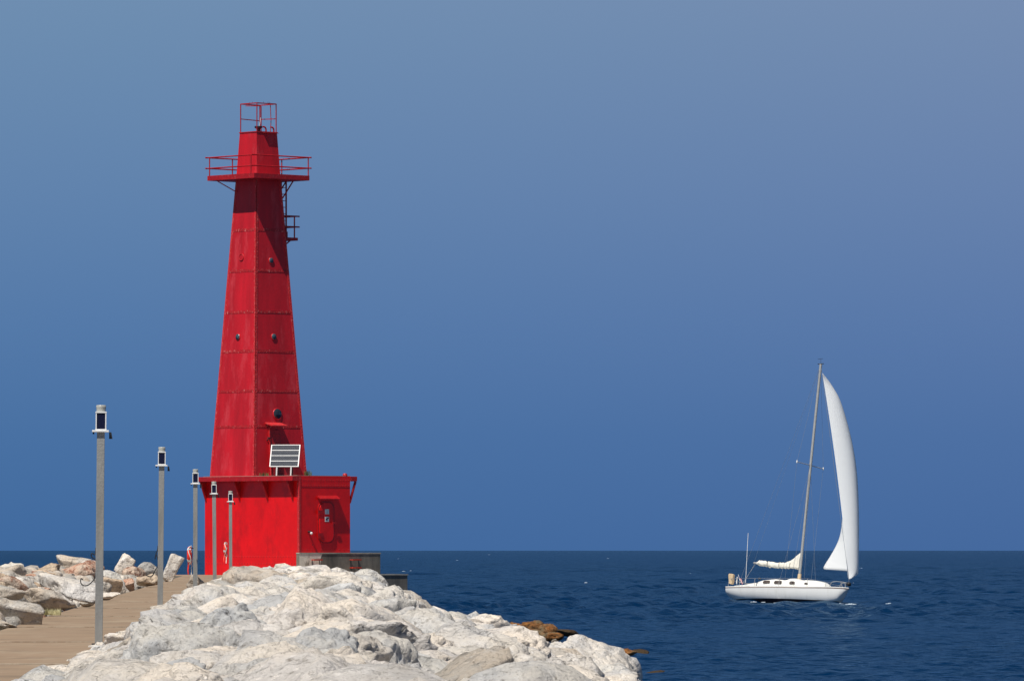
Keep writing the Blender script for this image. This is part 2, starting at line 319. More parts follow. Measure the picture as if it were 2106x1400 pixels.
def interp(x, xs, ys): return float(np.interp(x, xs, ys))
def post_line(Y): return -3.12 - 0.0305 * Y
def prof_r(s, Y):
    h = interp(s, [-.3, .2, .9, 2.0, 3.6, 4.8, 7.85, 10.7, 12.8, 15.5], [2.45, 2.75, 3.05, 3.22, 3.2, 2.95, 1.62, .85, .0, -1.1])
    return h
def left_edge(Y): return -4.53 - .0379 * Y
def prof_l(q, Y):
    k = interp(Y, [100, 180, 300], [.05, .12, -.25])
    return interp(q, [-.1, .4, 1.0, 2.0, 3.4, 6, 11, 14], [2.45, 2.75, 3.1+k*.6, 3.35+k, 3.25+k, 2.0, 0, -1.2])

rnd = random.Random(7)
stones = []      # dict: loc, scl, rot, side, Y
Y = 33.0
while Y < 338:
    b = .86 + max(0, (Y - 60)) * .0050
    s = .0
    row = rnd.uniform(-.3, .3)
    while s < 14.5:
        sz = rnd.choice([.28, .36, .44, .52, .62, .80]) * rnd.uniform(.9, 1.15)
        if Y > 60: sz *= 1 + min(.35, (Y - 60) * .002)
        a = sz * 1.45
        ss = s + a / 2 + rnd.uniform(-.15, .15); yy = Y + rnd.uniform(-.35, .35) * b
        szz = min(sz, .34 + ss * .5)
        hz = szz * rnd.uniform(.55, .80)
        z = prof_r(ss, yy) - hz * rnd.uniform(.55, 1.2) + rnd.uniform(-.10, .10)
        X = post_line(yy) + ss
        if ss - szz * 1.05 > -.02 or szz < .5:
            # keep clear of the lighthouse footing and steps
            if not (yy > 336 - max(0, ss-3)*.4 ):
                stones.append(dict(loc=(X, yy, z), scl=(szz * rnd.uniform(.95, 1.35), szz * rnd.uniform(.9, 1.3), hz), rot=(rnd.uniform(-.6, .6), rnd.uniform(-.6, .6), rnd.uniform(0, 6.28)), side='R', s=ss))
        s += a * .99
    Y += b * 1.02
Y = 84.0
while Y < 338:
    b = .8 + max(0, (Y - 60)) * .0042; q = .05
    while q < 13:
        sz = rnd.choice([.26, .32, .40, .50, .66]) * rnd.uniform(.9, 1.15); a = sz * 1.4
        qq = q + a / 2; yy = Y + rnd.uniform(-.35, .35) * b; szz = min(sz, .30 + qq * .5); hz = szz * rnd.uniform(.6, .9)
        z = prof_l(qq, yy) - hz * rnd.uniform(.70, 1.1) + rnd.uniform(-.08, .06)
        X = left_edge(yy) - qq
        if abs(X) < .135 * yy and qq > szz * .9:
            if not (yy > 296 and qq < 6): stones.append(dict(loc=(X, yy, z), scl=(szz * rnd.uniform(.9, 1.3), szz * rnd.uniform(.9, 1.3), hz), rot=(rnd.uniform(-.7, .7), rnd.uniform(-.7, .7), rnd.uniform(0, 6.28)), side='L', s=qq))
        q += a * .85
    Y += b

# hand-placed stones: px, py of centre, distance, width px, height px, depth m, tilt, mesh list, index, material, label
HERO = [
 (1206, 1388, 150, 112, 80, 1.2, (0.1, .15, .6), 'N', 0, 'lime', 'huge pale rounded boulder at the right end of the rock heap beside the water'),
 (1008, 1322, 196, 37, 46, 1.0, (0, .2, 1.9), 'M', 1, 'lime', 'big smooth cream boulder standing just left of the orange stained rocks in the water'),
 (1010, 1400, 158, 52, 52, 1.0, (.2, 0, 1.2), 'M', 3, 'lime', 'cream boulder leaning between the huge pale boulder and the rest of the heap'),
 (934, 1296, 200, 44, 30, 1.0, (.1, 0, .3), 'M', 4, 'lime', 'low cream boulder on the sloping right shoulder of the heap above the waterline'),
 (556, 1188, 235, 22, 19, .4, (0, .75, .1), 'B', 2, 'lime', 'small white pointed stone peaking up in front of the red wall of the lighthouse'),
 (706, 1190, 262, 34, 17, .6, (.1, .2, .2), 'S', 4, 'lime', 'flat topped stone on the crest in front of the concrete landing'),
 (758, 1205, 262, 38, 30, .8, (0, .5, .3), 'S', 5, 'lime', 'steep pale triangular stone hiding the left end of the lower concrete step'),
 (826, 1228, 262, 52, 16, .8, (0, .28, .1), 'S', 6, 'grey', 'long flat grey slab sloping down to the water below the lower concrete step'),
 (846, 1250, 240, 46, 17, .8, (0, .30, .4), 'M', 7, 'lime', 'long pale slab lying just under the flat grey slab'),
 (872, 1262, 232, 38, 26, .9, (0, .45, .2), 'M', 8, 'grey', 'grey boulder dropping to the sea on the right contour of the heap'),
 (402, 1202, 165, 19, 19, .3, (0, .80, .1), 'B', 0, 'grey', 'dull grey triangular stone at the walkway edge in front of the third lamp post'),
 (354, 1168, 276, 15, 34, .3, (-.1, .50, .25), 'B', 0, 'bleached', 'tall pale slab standing on end and leaning right beside the second lamp post'),
 (151, 1160, 226, 32, 13, .22, (.50, .12, -.05), 'B', 1, 'grey', 'flat grey block perched on top of the left rocks, dark underneath'),
 (22, 1190, 178, 40, 30, .8, (0, 0, .4), 'M', 0, 'bleached', 'bleached white boulder at the left edge on the skyline of the left rocks'),
 (256, 1163, 262, 17, 24, .4, (.2, .55, .2), 'B', 2, 'bleached', 'pale square edged stone tilted up between the two nearest lamp posts'),
 (300, 1178, 270, 26, 20, .5, (0, .1, .9), 'S', 8, 'grey', 'pale grey pointed stone on the left rocks just left of the second lamp post'),
 (272, 1184, 255, 30, 18, .5, (0, .1, .9), 'S', 5, 'pink', 'salmon coloured boulder below the tilted square edged stone'),
 (158, 1180, 195, 36, 20, .55, (0, -.1, .4), 'M', 5, 'pink', 'speckled pink boulder right under the perched grey block'),
 (186, 1172, 225, 26, 18, .5, (0, 0, 1.3), 'S', 8, 'pink', 'orange pink boulder half behind the nearest lamp post'),
 (92, 1176, 190, 38, 14, .5, (0, -.25, .2), 'S', 4, 'tanrock', 'long tan stone rising to the right on the left skyline'),
 (48, 1196, 165, 32, 17, .5, (0, -.1, .6), 'M', 6, 'pink', 'reddish boulder in front of the bleached white boulder'),
 (82, 1190, 170, 24, 12, .4, (0, .1, .6), 'S', 2, 'grey', 'small dark grey stone between the reddish boulder and the perched block'),
 (150, 1212, 150, 54, 20, .8, (.1, .18, .3), 'B', 1, 'lime', 'wide pale boulder behind the dangling rope of the nearest lamp post'),
 (100, 1234, 132, 46, 22, .7, (0, .35, .8), 'S', 9, 'grey', 'large mottled grey boulder beside the walkway left of the nearest lamp post'),
 (42, 1260, 117, 54, 24, .22, (.50, .12, .03), 'B', 3, 'grey', 'dark faced grey block with flat top at the left edge beside the walkway'),
 (10, 1222, 128, 22, 18, .6, (0, .2, .9), 'M', 2, 'grey', 'cracked grey boulder cut off by the left edge of the view'),
 (10, 1286, 112, 24, 10, .4, (0, .1, .4), 'M', 8, 'grey', 'low flat grey stone against the walkway at the bottom of the left rocks'),
 (224, 1203, 205, 32, 18, .2, (.5, .1, .3), 'B', 2, 'tanrock', 'tan orange boulder beside the walkway between the two nearest lamp posts'),
 (258, 1206, 218, 22, 16, .2, (.6, -.3, .3), 'B', 0, 'pink', 'angular pinkish stone with a dark split face at the walkway edge'),
 (306, 1194, 236, 24, 13, .5, (0, 0, .3), 'S', 6, 'tanrock', 'low tan stone at the walkway edge left of the second lamp post'),
 (222, 1224, 172, 24, 8, .3, (0, -.1, .3), 'S', 9, 'bleached', 'small pale stone at the walkway edge just right of the nearest lamp post'),
 (178, 1238, 152, 16, 8, .25, (0, 0, .3), 'S', 1, 'grey', 'small grey stone at the walkway edge just left of the nearest lamp post'),
]
HL = {'N': NEAR, 'M': MID, 'S': SHARPM, 'B': BLK}
hero_boxes = []
for (px, py, YY, wp, hp, dm, rot, lst, idx, mt, lab) in HERO:
    k = F / YY; loc = P(px, py, YY); side = 'L' if px < 380 and mt else 'R'
    hero_boxes.append((loc.x, loc.y, wp / k, dm))
    place_stone(HL[lst][idx], loc, (wp / k * 1.12, dm, hp / k * 1.18), rot, M[mt], lab, 'boulders left of the walkway' if px < 380 else 'boulders of the heap right of the walkway')
def clash(st):
    x, y, z = st['loc']
    for (hx, hy, hw, hd) in hero_boxes:
        if abs(x - hx) < hw * .75 and -hd * 1.0 - 4.5 < y - hy < hd * .8: return True
    return False
# keep loose stones under the heap's crest line
CL = [(0, 1172), (60, 1172), (120, 1172), (180, 1176), (240, 1180), (330, 1184), (345, 1196), (365, 1215), (372, 1500)]
CR = [(-200, 1480), (0, 1425), (50, 1398), (130, 1354), (200, 1325), (240, 1294), (300, 1264), (320, 1240), (360, 1218), (400, 1208), (440, 1192), (500, 1176), (620, 1170), (700, 1178), (740, 1188), (790, 1206), (860, 1234), (900, 1264), (960, 1276), (1045, 1282), (1060, 1322), (1100, 1346), (1118, 1336), (1200, 1324), (1255, 1332), (1290, 1378), (1303, 1402), (1400, 1500), (9000, 9000)]

def settle(st):
    x, y, z = st['loc']; k = F / y; px = CX + x * k; rx = st['scl'][0] * k; cc = CL if st['side'] == 'L' else CR; lim = max(interp(px + d * rx, [c[0] for c in cc], [c[1] for c in cc]) for d in (-.8, 0, .7)) if px < 960 or st['side'] == 'L' else interp(px + .3 * rx, [c[0] for c in cc], [c[1] for c in cc])
    top = z + st['scl'][2] * .85; mx_ = EYE - (lim - HY) / k
    if top > mx_: z -= top - mx_
    if st['loc'][2] - z > 1.5 or z < -1.2: return None
    st['loc'] = (x, y, z); return st
stones = [q for q in (settle(s) for s in stones) if q]
# a coarse look at which stones show, nearest first
stones = [s for s in stones if not clash(s)]
stones.sort(key=lambda s: s['loc'][1])
GW, GH = 1053, 700; grid = np.zeros((GH, GW), bool)
for st in stones:
    x, y, z = st['loc']; k = F / y / 2; cx = CX / 2 + x * k; cy = HY / 2 + (EYE - z) * k; rx = max(st['scl'][0], .1) * k * .9; ry = max(st['scl'][2] * k * .85, .6)
    x0, x1, y0, y1 = int(cx - rx), int(cx + rx) + 1, int(cy - ry), int(cy + ry) + 1
    x0c, x1c, y0c, y1c = max(x0, 0), min(x1, GW), max(y0, 0), min(y1, GH); st['vis'] = 0
    if x1c > x0c and y1c > y0c:
        yy_, xx_ = np.mgrid[y0c:y1c, x0c:x1c]; mk = ((xx_ - cx) / rx) ** 2 + ((yy_ - cy) / ry) ** 2 < 1
        sub = grid[y0c:y1c, x0c:x1c]; st['vis'] = int((mk & ~sub).sum()); sub |= mk
Rs = sorted([s for s in stones if s['side'] == 'R'], key=lambda s: -s['vis']); Ls = sorted([s for s in stones if s['side'] == 'L'], key=lambda s: -s['vis'])
ind = Rs[:188] + Ls[:64]; rest = Rs[188:] + Ls[64:]
for i, st in enumerate(ind):
    y = st['loc'][1]
    if st['side'] == 'R':
        ms = NEAR if y < 85 else MID
        m = M['lime'] if rnd.random() < (.93 if y < 105 else .80) else M['grey']; col = 'pale cream' if m is M['lime'] else 'grey'
        band = ('in the foreground at the bottom of the photo' if y < 62 else 'in the heap to the right of the nearest lamp post' if y < 105 else 'in the heap between the second and third lamp posts' if y < 165 else 'far along the heap near the red lighthouse')
        lab = f'weathered {col} boulder {band}'; grp = f'{col} boulders {band}'
    else:
        ms = SHARPM if rnd.random() < .9 else MID
        c = rnd.choice(['grey', 'grey', 'grey', 'pink', 'tan', 'bleached']); m = M[{'grey': 'grey', 'pink': 'pink', 'tan': 'tanrock', 'bleached': 'bleached'}[c]]
        cn = {'grey': 'rough grey', 'pink': 'pinkish', 'tan': 'sandy tan', 'bleached': 'bleached pale'}[c]
        band = 'beside the walkway left of the nearest lamp post' if y < 160 else 'in the left rocks seen between the two nearest lamp posts' if y > 215 else 'in the left rocks behind the nearest lamp post'
        lab = f'{cn} boulder {band}'; grp = f'{cn} boulders {band}'
    place_stone(rnd.choice(ms), st['loc'], st['scl'], st['rot'], m, lab, grp)
def heap(sts, name, mat_, label):
    V = []; Fc = []; T = []; n = 0
    for st in sts:
        sub = 3 if st['loc'][1] < 230 else 2
        vs = rnd.choice(FAR[sub]); Rm = np.array(Euler(st['rot']).to_matrix())
        p = (vs * np.array(st['scl'])) @ Rm.T + np.array(st['loc'])
        V.append(p); Fc.append(ICO[sub][1] + n); n += len(p); T.append(np.full(len(p), rnd.random()))
    V = np.concatenate(V); Fc = np.concatenate(Fc); T = np.concatenate(T)
    me = bpy.data.meshes.new(name); me.vertices.add(len(V)); me.vertices.foreach_set('co', V.ravel())
    me.loops.add(Fc.size); me.loops.foreach_set('vertex_index', Fc.ravel()); me.polygons.add(len(Fc)); me.polygons.foreach_set('loop_start', np.arange(0, Fc.size, 3))
    me.update(calc_edges=True); me.polygons.foreach_set('use_smooth', np.ones(len(Fc), bool))
    at = me.attributes.new('tint', 'FLOAT', 'POINT'); at.data.foreach_set('value', T.astype(np.float32))
    me.materials.append(mat_); o = bpy.data.objects.new(name, me); COL.objects.link(o); tag(o, label, 'rocks', None, 'stuff'); return o
heap([s for s in rest if s['side'] == 'R'], 'rubble_heap', M['lime_heap'], 'mass of smaller and farther pale stones filling the heap right of the walkway')
heap([s for s in rest if s['side'] == 'L'], 'rubble_heap', M['grey_heap'], 'mass of smaller and farther grey stones filling the rocks left of the walkway')

# stones in the shallows
SH = [(1098, 1290, 300, 26, 14, 'algae', 'S', 0, 'rusty orange stone with a grey top, tallest of the cluster standing in the shallows'),
      (1126, 1293, 297, 18, 12, 'algae', 'S', 3, 'bright orange pointed stone in the cluster, beside the low dark stone'),
      (1062, 1294, 292, 26, 14, 'algae', 'M', 2, 'brown stone touching the big smooth cream boulder in the shallows'),
      (1088, 1304, 288, 36, 10, 'algae', 'M', 5, 'wide orange brown stone at the front of the cluster in the shallows'),
      (1136, 1306, 284, 22, 9, 'algae', 'M', 6, 'rounded orange brown stone at the right of the cluster behind the small white stone'),
      (1168, 1298, 292, 26, 6, 'wet', 'M', 7, 'low dark wet stone trailing off to the right of the orange cluster'),
      (1092, 1322, 250, 38, 11, 'algae', 'M', 8, 'long grey brown algae covered stone between the cluster and the huge pale boulder'),
      (1108, 1334, 232, 26, 10, 'algae', 'M', 9, 'dark olive stone wedged next to the huge pale boulder'),
      (1098, 1346, 222, 26, 12, 'algae', 'S', 6, 'reddish brown stone down in the notch left of the huge pale boulder'),
      (1284, 1343, 242, 36, 8, 'algae', 'M', 10, 'flat brown stone just above the water to the right of the huge pale boulder'),
      (1312, 1340, 248, 26, 4, 'wet', 'M', 11, 'thin dark wet stone behind the flat brown stone'),
      (1306, 1378, 212, 14, 10, 'wet', 'S', 8, 'small dark brown pointed stone in the water at the far right of the stones'),
      (1340, 1385, 212, 34, 3, 'wet', 'M', 4, 'thin dark stone awash beside the small dark pointed stone'),
      (1140, 1319, 262, 8, 6, 'bleached', 'M', 5, 'small bright white stone between the orange cluster and the huge pale boulder')]
for (px, py, YY, wp, hp, mt, lst, idx, lab) in SH:
    k = F / YY; place_stone(HL[lst][idx], P(px, py + hp * .25, YY), (wp / k * 1.15, min(wp / k * .9, .9), hp / k * 1.5), (.15, .15, .4 + idx), M[mt], lab, 'stones standing in the shallows', 'shore_stone', 'stone')

# core of the breakwater under the stones
def sheet(name, pts_rows, mat_, kind='structure', smooth=False):
    V = []; Fc = []; n = len(pts_rows[0])
    for r in pts_rows: V += r
    for i in range(len(pts_rows)-1):
        for j in range(n-1): Fc.append((i*n+j, i*n+j+1, (i+1)*n+j+1, (i+1)*n+j))
    me = bpy.data.meshes.new(name); me.from_pydata(V, [], Fc); me.update(); me.materials.append(mat_)
    if smooth: me.polygons.foreach_set('use_smooth', [True]*len(Fc))
    o = bpy.data.objects.new(name, me); COL.objects.link(o); tag(o, kind=kind); return o
rows = []
for Y in np.arange(20, 346, 1.5):
    rows.append([(post_line(Y) + s, float(Y), prof_r(s, Y) - .50 + noise.noise(Vector((s*1.3, Y*1.3, 0)))*.22) for s in np.arange(-.2, 16, .6)])
sheet('ground', rows, M['grey'], smooth=True)
rows = []
for Y in np.arange(78, 346, 1.5):
    rows.append([(left_edge(Y) - q, float(Y), prof_l(q, Y) - .50 + noise.noise(Vector((q*1.3, Y*1.3, 9)))*.22) for q in np.arange(-.2, 15, .6)])
sheet('ground', rows, M['grey'], smooth=True)

# ------------------------------------------------------------------ walkway
ZW = 2.65
ys = [20, 60, 90, 108, 140, 180, 220, 258, 300, 338]
outl = [(left_edge(y), y) for y in ys] + [(-18.6, 340), (-18.6, 356), (-8.2, 356), (-8.2, 344), (-13.2, 344)] + [(post_line(y) + .25, y) for y in reversed(ys)]
walk = MB(); n = len(outl)
bmw = bmesh.new(); vs = [bmw.verts.new((x, y, ZW)) for x, y in outl]; fc = bmw.faces.new(vs); bmesh.ops.triangulate(bmw, faces=[fc]); mew = bpy.data.meshes.new('walkway'); bmw.to_mesh(mew); bmw.free()
mew.materials.append(M['walk']); wo_ = bpy.data.objects.new('walkway', mew); COL.objects.link(wo_); tag(wo_, kind='structure')
pier = MB()
for i in range(n):
    (x0, y0), (x1, y1) = outl[i], outl[(i+1) % n]; pier.add([(x0,y0,-1),(x1,y1,-1),(x1,y1,ZW),(x0,y0,ZW)], [(0,1,2,3)])
tag(pier.build('walkway_sides', M['pier_side']), kind='structure')
jn = MB(); y = 76.0
while y < 336:
    wj = .10 + .0004*y; x0, x1 = left_edge(y), post_line(y) + .2
    xs = np.linspace(x0, x1, 14); a = [(float(x), y + rnd.uniform(-.02, .02), ZW+.004) for x in xs]; b = [(float(x), y + wj + rnd.uniform(-.03, .03), ZW+.004) for x in xs]
    jn.add(a + b, [(i, i+1, 14+i+1, 14+i) for i in range(13)]); y += 9.15
jn = MB(); y = 76.0
while y < 336: jn.box((left_edge(y)+.1, y, ZW+.001), (post_line(y)+.2, y+.12, ZW+.010)); y += 18.3 if y < 200 else 27.4
tag(jn.build('walkway_joints', M['joint'], recalc=False), kind='structure')

# ------------------------------------------------------------------ lamp posts
def lamp_post(px_b, px_t, py_t, Y, label):
    x = (px_b - CX) / F * Y; lean = (px_t - px_b) / F * Y / 3.42
    root = empty('lamp_post', (x, Y, ZW), (0, math.atan(lean), R(3.5)), label, 'lamp post', 'solar lamp posts along the walkway')
    return root
H = 3.04
proto = lamp_post(203, 208, 833, 91.9, 'tallest and nearest grey lamp post with boxed solar lamp, beside the foreground rocks')
m_ = MB().box((-.056, -.056, -.3), (.056, .056, H), None); m_.build('pole', M['post'], proto, bevel=.008)
base = MB().box((-.10, -.10, 0), (.10, .10, .018)); base.build('base_plate', M['dark_metal'], proto)
fl = MB().box((-.125, -.10, H), (.115, .10, H+.028)); fl.build('mounting_plate', M['white'], proto, bevel=.004)
hd = MB(); hw_ = .076; z0, z1 = H+.028, H+.028+.265
for sx_ in (-1, 1):
    for sy_ in (-1, 1): hd.box((sx_*hw_-(.015 if sx_ > 0 else 0), sy_*hw_-(.015 if sy_ > 0 else 0), z0), (sx_*hw_+(.015 if sx_ < 0 else 0), sy_*hw_+(.015 if sy_ < 0 else 0), z1-.02))
hd.box((-hw_-.004, -hw_-.004, z1-.02), (hw_+.004, hw_+.004, z1)).box((-hw_-.003, -hw_-.003, z0), (hw_+.003, hw_+.003, z0+.016))
hd.build('lamp_frame', M['white'], proto)
MB().box((-hw_+.010, -hw_+.010, z0+.017), (hw_-.010, hw_-.010, z1-.021)).build('solar_panel', M['panel'], proto)
cp = MB().lathe([(.068, z1), (.066, z1+.03), (.070, z1+.055), (.072, z1+.085), (.058, z1+.094)]); cp.build('lamp_cap', M['lamp_cap'], proto)
br = MB().prism([(.118, -.02, H), (.150, -.02, H), (.168, -.02, H-.095), (.118, -.02, H-.095)], (0, .04, 0)); br.build('side_bracket', M['black'], proto)
MB().tube([(-.105, 0, H-.03), (-.105, 0, H)], .012, 6).build('bolt', M['black'], proto)
posts = [proto]
for (pb, pt, Y, lab) in [(329, 333, 125.0 + 4.2, 'second grey lamp post from the left, beside the leaning pale slab'),
                      (401.5, 402, 164.5, 'third grey lamp post, standing against the sea just left of the red wall'),
                      (442, 440, 194, 'fourth grey lamp post, before the left edge of the red wall, no life ring'),
                      (474.5, 474, 225, 'smallest and farthest grey lamp post, before the red wall, with a life ring')]:
    c = copy_tree(proto); x = (pb - CX) / F * Y; c.location = (x, Y, ZW); c.rotation_euler = (0, math.atan((pt - pb) / F * Y / 3.42), R(3)); c['label'] = lab; posts.append(c)
# life rings, hung edge-on on the walkway side
def life_ring(px, py_t, Y, label, tilt):
    p = P(px, py_t, Y); root = empty('life_ring', p, (0, tilt, R(87)), label, 'life ring', 'life rings hung on the lamp posts')
    Rr, r = .18, .048; m1 = MB(); m2 = MB(); nseg = 32
    for q in range(4):
        a0 = q*math.pi/2 + math.pi/4
        pr = [(Rr*math.cos(a0+t), 0, -Rr+Rr*math.sin(a0+t)) for t in np.linspace(.16, math.pi/2-.16, 9)]
        m1.tube(pr, r, 10)
        pw = [(Rr*math.cos(a0+t), 0, -Rr+Rr*math.sin(a0+t)) for t in np.linspace(-.16, .16, 5)]
        m2.tube(pw, r*1.06, 10)
    m1.build('ring', M['ring_red'], root); m2.build('white_band', M['white'], root)
    rp = MB(); pts = []
    for k in range(33):
        a = k/32*2*math.pi; rr = Rr + .055 + .02*abs(math.sin(2*a)); pts.append((rr*math.cos(a), .035*math.sin(3*a)-.02, -Rr + rr*math.sin(a)))
    rp.tube(pts, .011, 6); rp.tube([(0, -.05, -.36), (.03, -.06, -.44), (-.03, -.05, -.50), (.035, -.05, -.58), (0, -.05, -.66), (.02, -.05, -.72)], .013, 6)
    rp.build('grab_line', M['rope'], root)
    MB().tube([(.0, 0.02, -.30), (.05, .03, -.44), (.01, .04, -.56), (.04, .03, -.66)], .02, 6).build('red_strap', M['ring_red'], root)
    return root
life_ring(390, 1127, 163.9, 'red and white life ring on the third lamp post, against blue water', .08)
life_ring(464, 1120, 224.0, 'red and white life ring on the farthest lamp post, before the red wall', .5)
MB().tube([P(397, 1127, 164.3), P(390, 1126, 163.9)], .016, 6).build('ring_hook', M['black'], None)
o = bpy.data.objects['ring_hook']; o.parent = posts[2]; bpy.context.view_layer.update(); o.matrix_parent_inverse = posts[2].matrix_world.inverted()
def rope_thing(name, pts, Y, r, label, cat, grp, matr=M['black']):
    o = MB().tube([P(a, b, Y) for a, b in pts], r, 7).build(name, matr); tag(o, label, cat, grp); return o
def smooth_pts(pts, k=4):
    out = []
    for i in range(len(pts)-1):
        p0 = np.array(pts[max(i-1,0)]); p1 = np.array(pts[i]); p2 = np.array(pts[i+1]); p3 = np.array(pts[min(i+2,len(pts)-1)])
        for t in np.linspace(0, 1, k, endpoint=False): out.append(tuple(.5*((2*p1)+(-p0+p2)*t+(2*p0-5*p1+4*p2-p3)*t*t+(-p0+3*p1-3*p2+p3)*t**3)))
    return out + [tuple(pts[-1])]
rope_thing('rope', smooth_pts([(197, 1126), (196, 1140), (189, 1137), (188, 1144), (193, 1148), (198, 1152), (202, 1162), (198, 1176), (195, 1188), (189, 1196), (180, 1203), (171, 1203), (166, 1197), (167, 1189), (171, 1192)]), 92.03, .008, 'dark looped rope dangling left from the nearest lamp post', 'rope', 'ropes hanging on lamp posts')
rope_thing('rope', smooth_pts([(325, 1121), (324, 1130), (321, 1138), (319, 1149), (321, 1140), (325, 1150), (325, 1162), (319, 1172), (315, 1181), (309, 1185), (300, 1182)]), 129.35, .010, 'dark rope with a heavy end hanging left from the second lamp post', 'rope', 'ropes hanging on lamp posts')

# ------------------------------------------------------------------ lighthouse
ca, sa = math.cos(R(47.5)), math.sin(R(47.5))
YC = 347.0; LX = (615 - CX) / F * YC
LH = empty('lighthouse', (LX, YC, ZW), (0, 0, math.atan2(ca, sa)), 'tapering red steel lighthouse tower on a square red base at the end of the walkway', 'lighthouse')
SC = 37.6
def zl(py, sc=SC): return EYE - (py - HY) / sc - ZW
def lX(px, Y, sc=SC): k = (px - CX) / F; return (k*YC + k*sa*Y - LX + ca*Y) / (sa - k*ca)        # local x for an image column at local y
def lY(px, X, sc=SC): k = (px - CX) / F; return (k*YC + k*ca*X - LX - sa*X) / (-ca - k*sa)
BU, BV, ZR = lY(421.5, 0), lX(720, 0), zl(978, 38)
b = MB().box((0, 0, -.1), (BV, BU, ZR)); b.build('base_wall', M['red_base'], LH)
# angle strip and rivets
cor = MB().box((-.012, -.012, 0), (.13, .0, ZR-.01)).box((-.012, -.0, 0), (.0, .13, ZR-.01)); cor.build('corner_strip', M['red_worn'], LH)
TX = 1.87; TY = lY(524.5, TX - 1.84) + 1.89; ZB = ZR
z_g, z_top = zl(369), zl(273.5, 37.5)
def hw(z): return float(np.interp(z, [ZB, z_g, z_top], [1.88, .872, .725]))
def frustum(m, z0, z1, e0=0, e1=0):
    a, c = hw(z0)+e0, hw(z1)+e1; vs = [(TX+i*a, TY+j*a, z0) for i, j in ((-1,-1),(1,-1),(1,1),(-1,1))] + [(TX+i*c, TY+j*c, z1) for i, j in ((-1,-1),(1,-1),(1,1),(-1,1))]
    m.add(vs, [(3,2,1,0),(4,5,6,7),(0,1,5,4),(1,2,6,5),(2,3,7,6),(3,0,4,7)])
m_ = MB(); frustum(m_, ZB, z_g); m_.build('tower_shaft', M['red_tower'], LH)
m_ = MB(); frustum(m_, z_g+.27, z_top); m_.build('service_room', M['red_tower'], LH)
# seams
for zz in [zl(v) for v in (472, 556, 641, 722, 804, 877)]:
    sm = MB(); h0, h1 = hw(zz-.08)+.012, hw(zz+.08)+.012
    for (zA, hA) in ((zz, 0),):
        a, c = h0, h1; g0, g1 = hw(zz-.08)-.05, hw(zz+.08)-.05
        sm.add([(TX-a+.14, TY-a, zz-.08), (TX+a-.14, TY-a, zz-.08), (TX+c-.14, TY-c, zz+.08), (TX-c+.14, TY-c, zz+.08), (TX-g0+.14, TY-g0, zz-.08), (TX+g0-.14, TY-g0, zz-.08), (TX+g1-.14, TY-g1, zz+.08), (TX-g1+.14, TY-g1, zz+.08)], [(0,1,2,3),(0,4,5,1),(1,5,6,2),(2,6,7,3),(3,7,4,0)])
        sm.add([(TX-a, TY-a+.14, zz-.08), (TX-a, TY+a-.14, zz-.08), (TX-c, TY+c-.14, zz+.08), (TX-c, TY-c+.14, zz+.08), (TX-g0, TY-g0+.14, zz-.08), (TX-g0, TY+g0-.14, zz-.08), (TX-g1, TY+g1-.14, zz+.08), (TX-g1, TY-g1+.14, zz+.08)], [(0,1,2,3),(0,4,5,1),(1,5,6,2),(2,6,7,3),(3,7,4,0)])
    sm.build('seam_band', M['seam'], LH)
# corner angles with rivets on the shaft
ca_ = MB()
for (i, j) in ((-1,-1), (1,-1), (-1,1)):
    for (z0, z1) in ((ZB, z_g),):
        a, c = hw(z0)+.014, hw(z1)+.014
        for ax in (0, 1):
            if ax == 0 and j != -1: continue
            if ax == 1 and i != -1: continue
            if ax == 0: pts = [(TX+i*a, TY+j*a, z0), (TX+i*(a-.15), TY+j*a, z0), (TX+i*(c-.15), TY+j*c, z1), (TX+i*c, TY+j*c, z1)]
            else: pts = [(TX+i*a, TY+j*a, z0), (TX+i*a, TY+j*(a-.15), z0), (TX+i*c, TY+j*(c-.15), z1), (TX+i*c, TY+j*c, z1)]
            d = (0, .04, 0) if ax == 0 else (.04, 0, 0)
            ca_.prism(pts, d)
ca_.build('corner_angle', M['red_worn'], LH)
def rivet(m, p, nrm, r=.028):
    n_ = Vector(nrm).normalized(); Mx = Matrix.Translation(Vector(p)) @ n_.to_track_quat('Z', 'Y').to_matrix().to_4x4()
    m.lathe([(r, 0), (r*.7, r*.55), (r*.2, r*.7)], Mx, 6)
rv = MB()
for k in range(20):
    x = .12 + k*(BV-.24)/19
    for zz in (ZR-.22, ZR-.50): rivet(rv, (x, 0, zz), (0,-1,0))
for k in range(11): rivet(rv, (.25 + k*.33, 0, zl(1129.5, 38)), (0,-1,0))
for k in range(34):
    for zz in (.62, 1.0): rivet(rv, (0, .15+k*(BU-.3)/33, zz), (-1,0,0))
for k in range(48): rivet(rv, (-.012, .07, .1+k*.112), (-1,0,0), .03); rivet(rv, (.07, -.012, .1+k*.112), (0,-1,0), .03)
rv.build('rivets', M['red_trim'], LH)
rv = MB()
for zz in [zl(v) for v in (472, 556, 641, 722, 804, 877)]:
    h = hw(zz)+.012; nn = int((h*2-.4)/.16)
    for k in range(nn+1):
        t = -h+.2 + k*(2*h-.4)/nn; rivet(rv, (TX+t, TY-h, zz), (0,-1,.06), .022); rivet(rv, (TX-h, TY+t, zz), (-1,0,.06), .022)
z = ZB+.1
while z < z_g:
    h = hw(z)+.014
    rivet(rv, (TX-h, TY-h+.08, z), (-1,0,.06), .022); rivet(rv, (TX-h, TY+h-.08, z), (-1,0,.06), .022); rivet(rv, (TX-h+.08, TY-h, z), (0,-1,.06), .022); rivet(rv, (TX+h-.08, TY-h, z), (0,-1,.06), .022); z += .16
rv.build('rivets', M['red_tower'], LH)
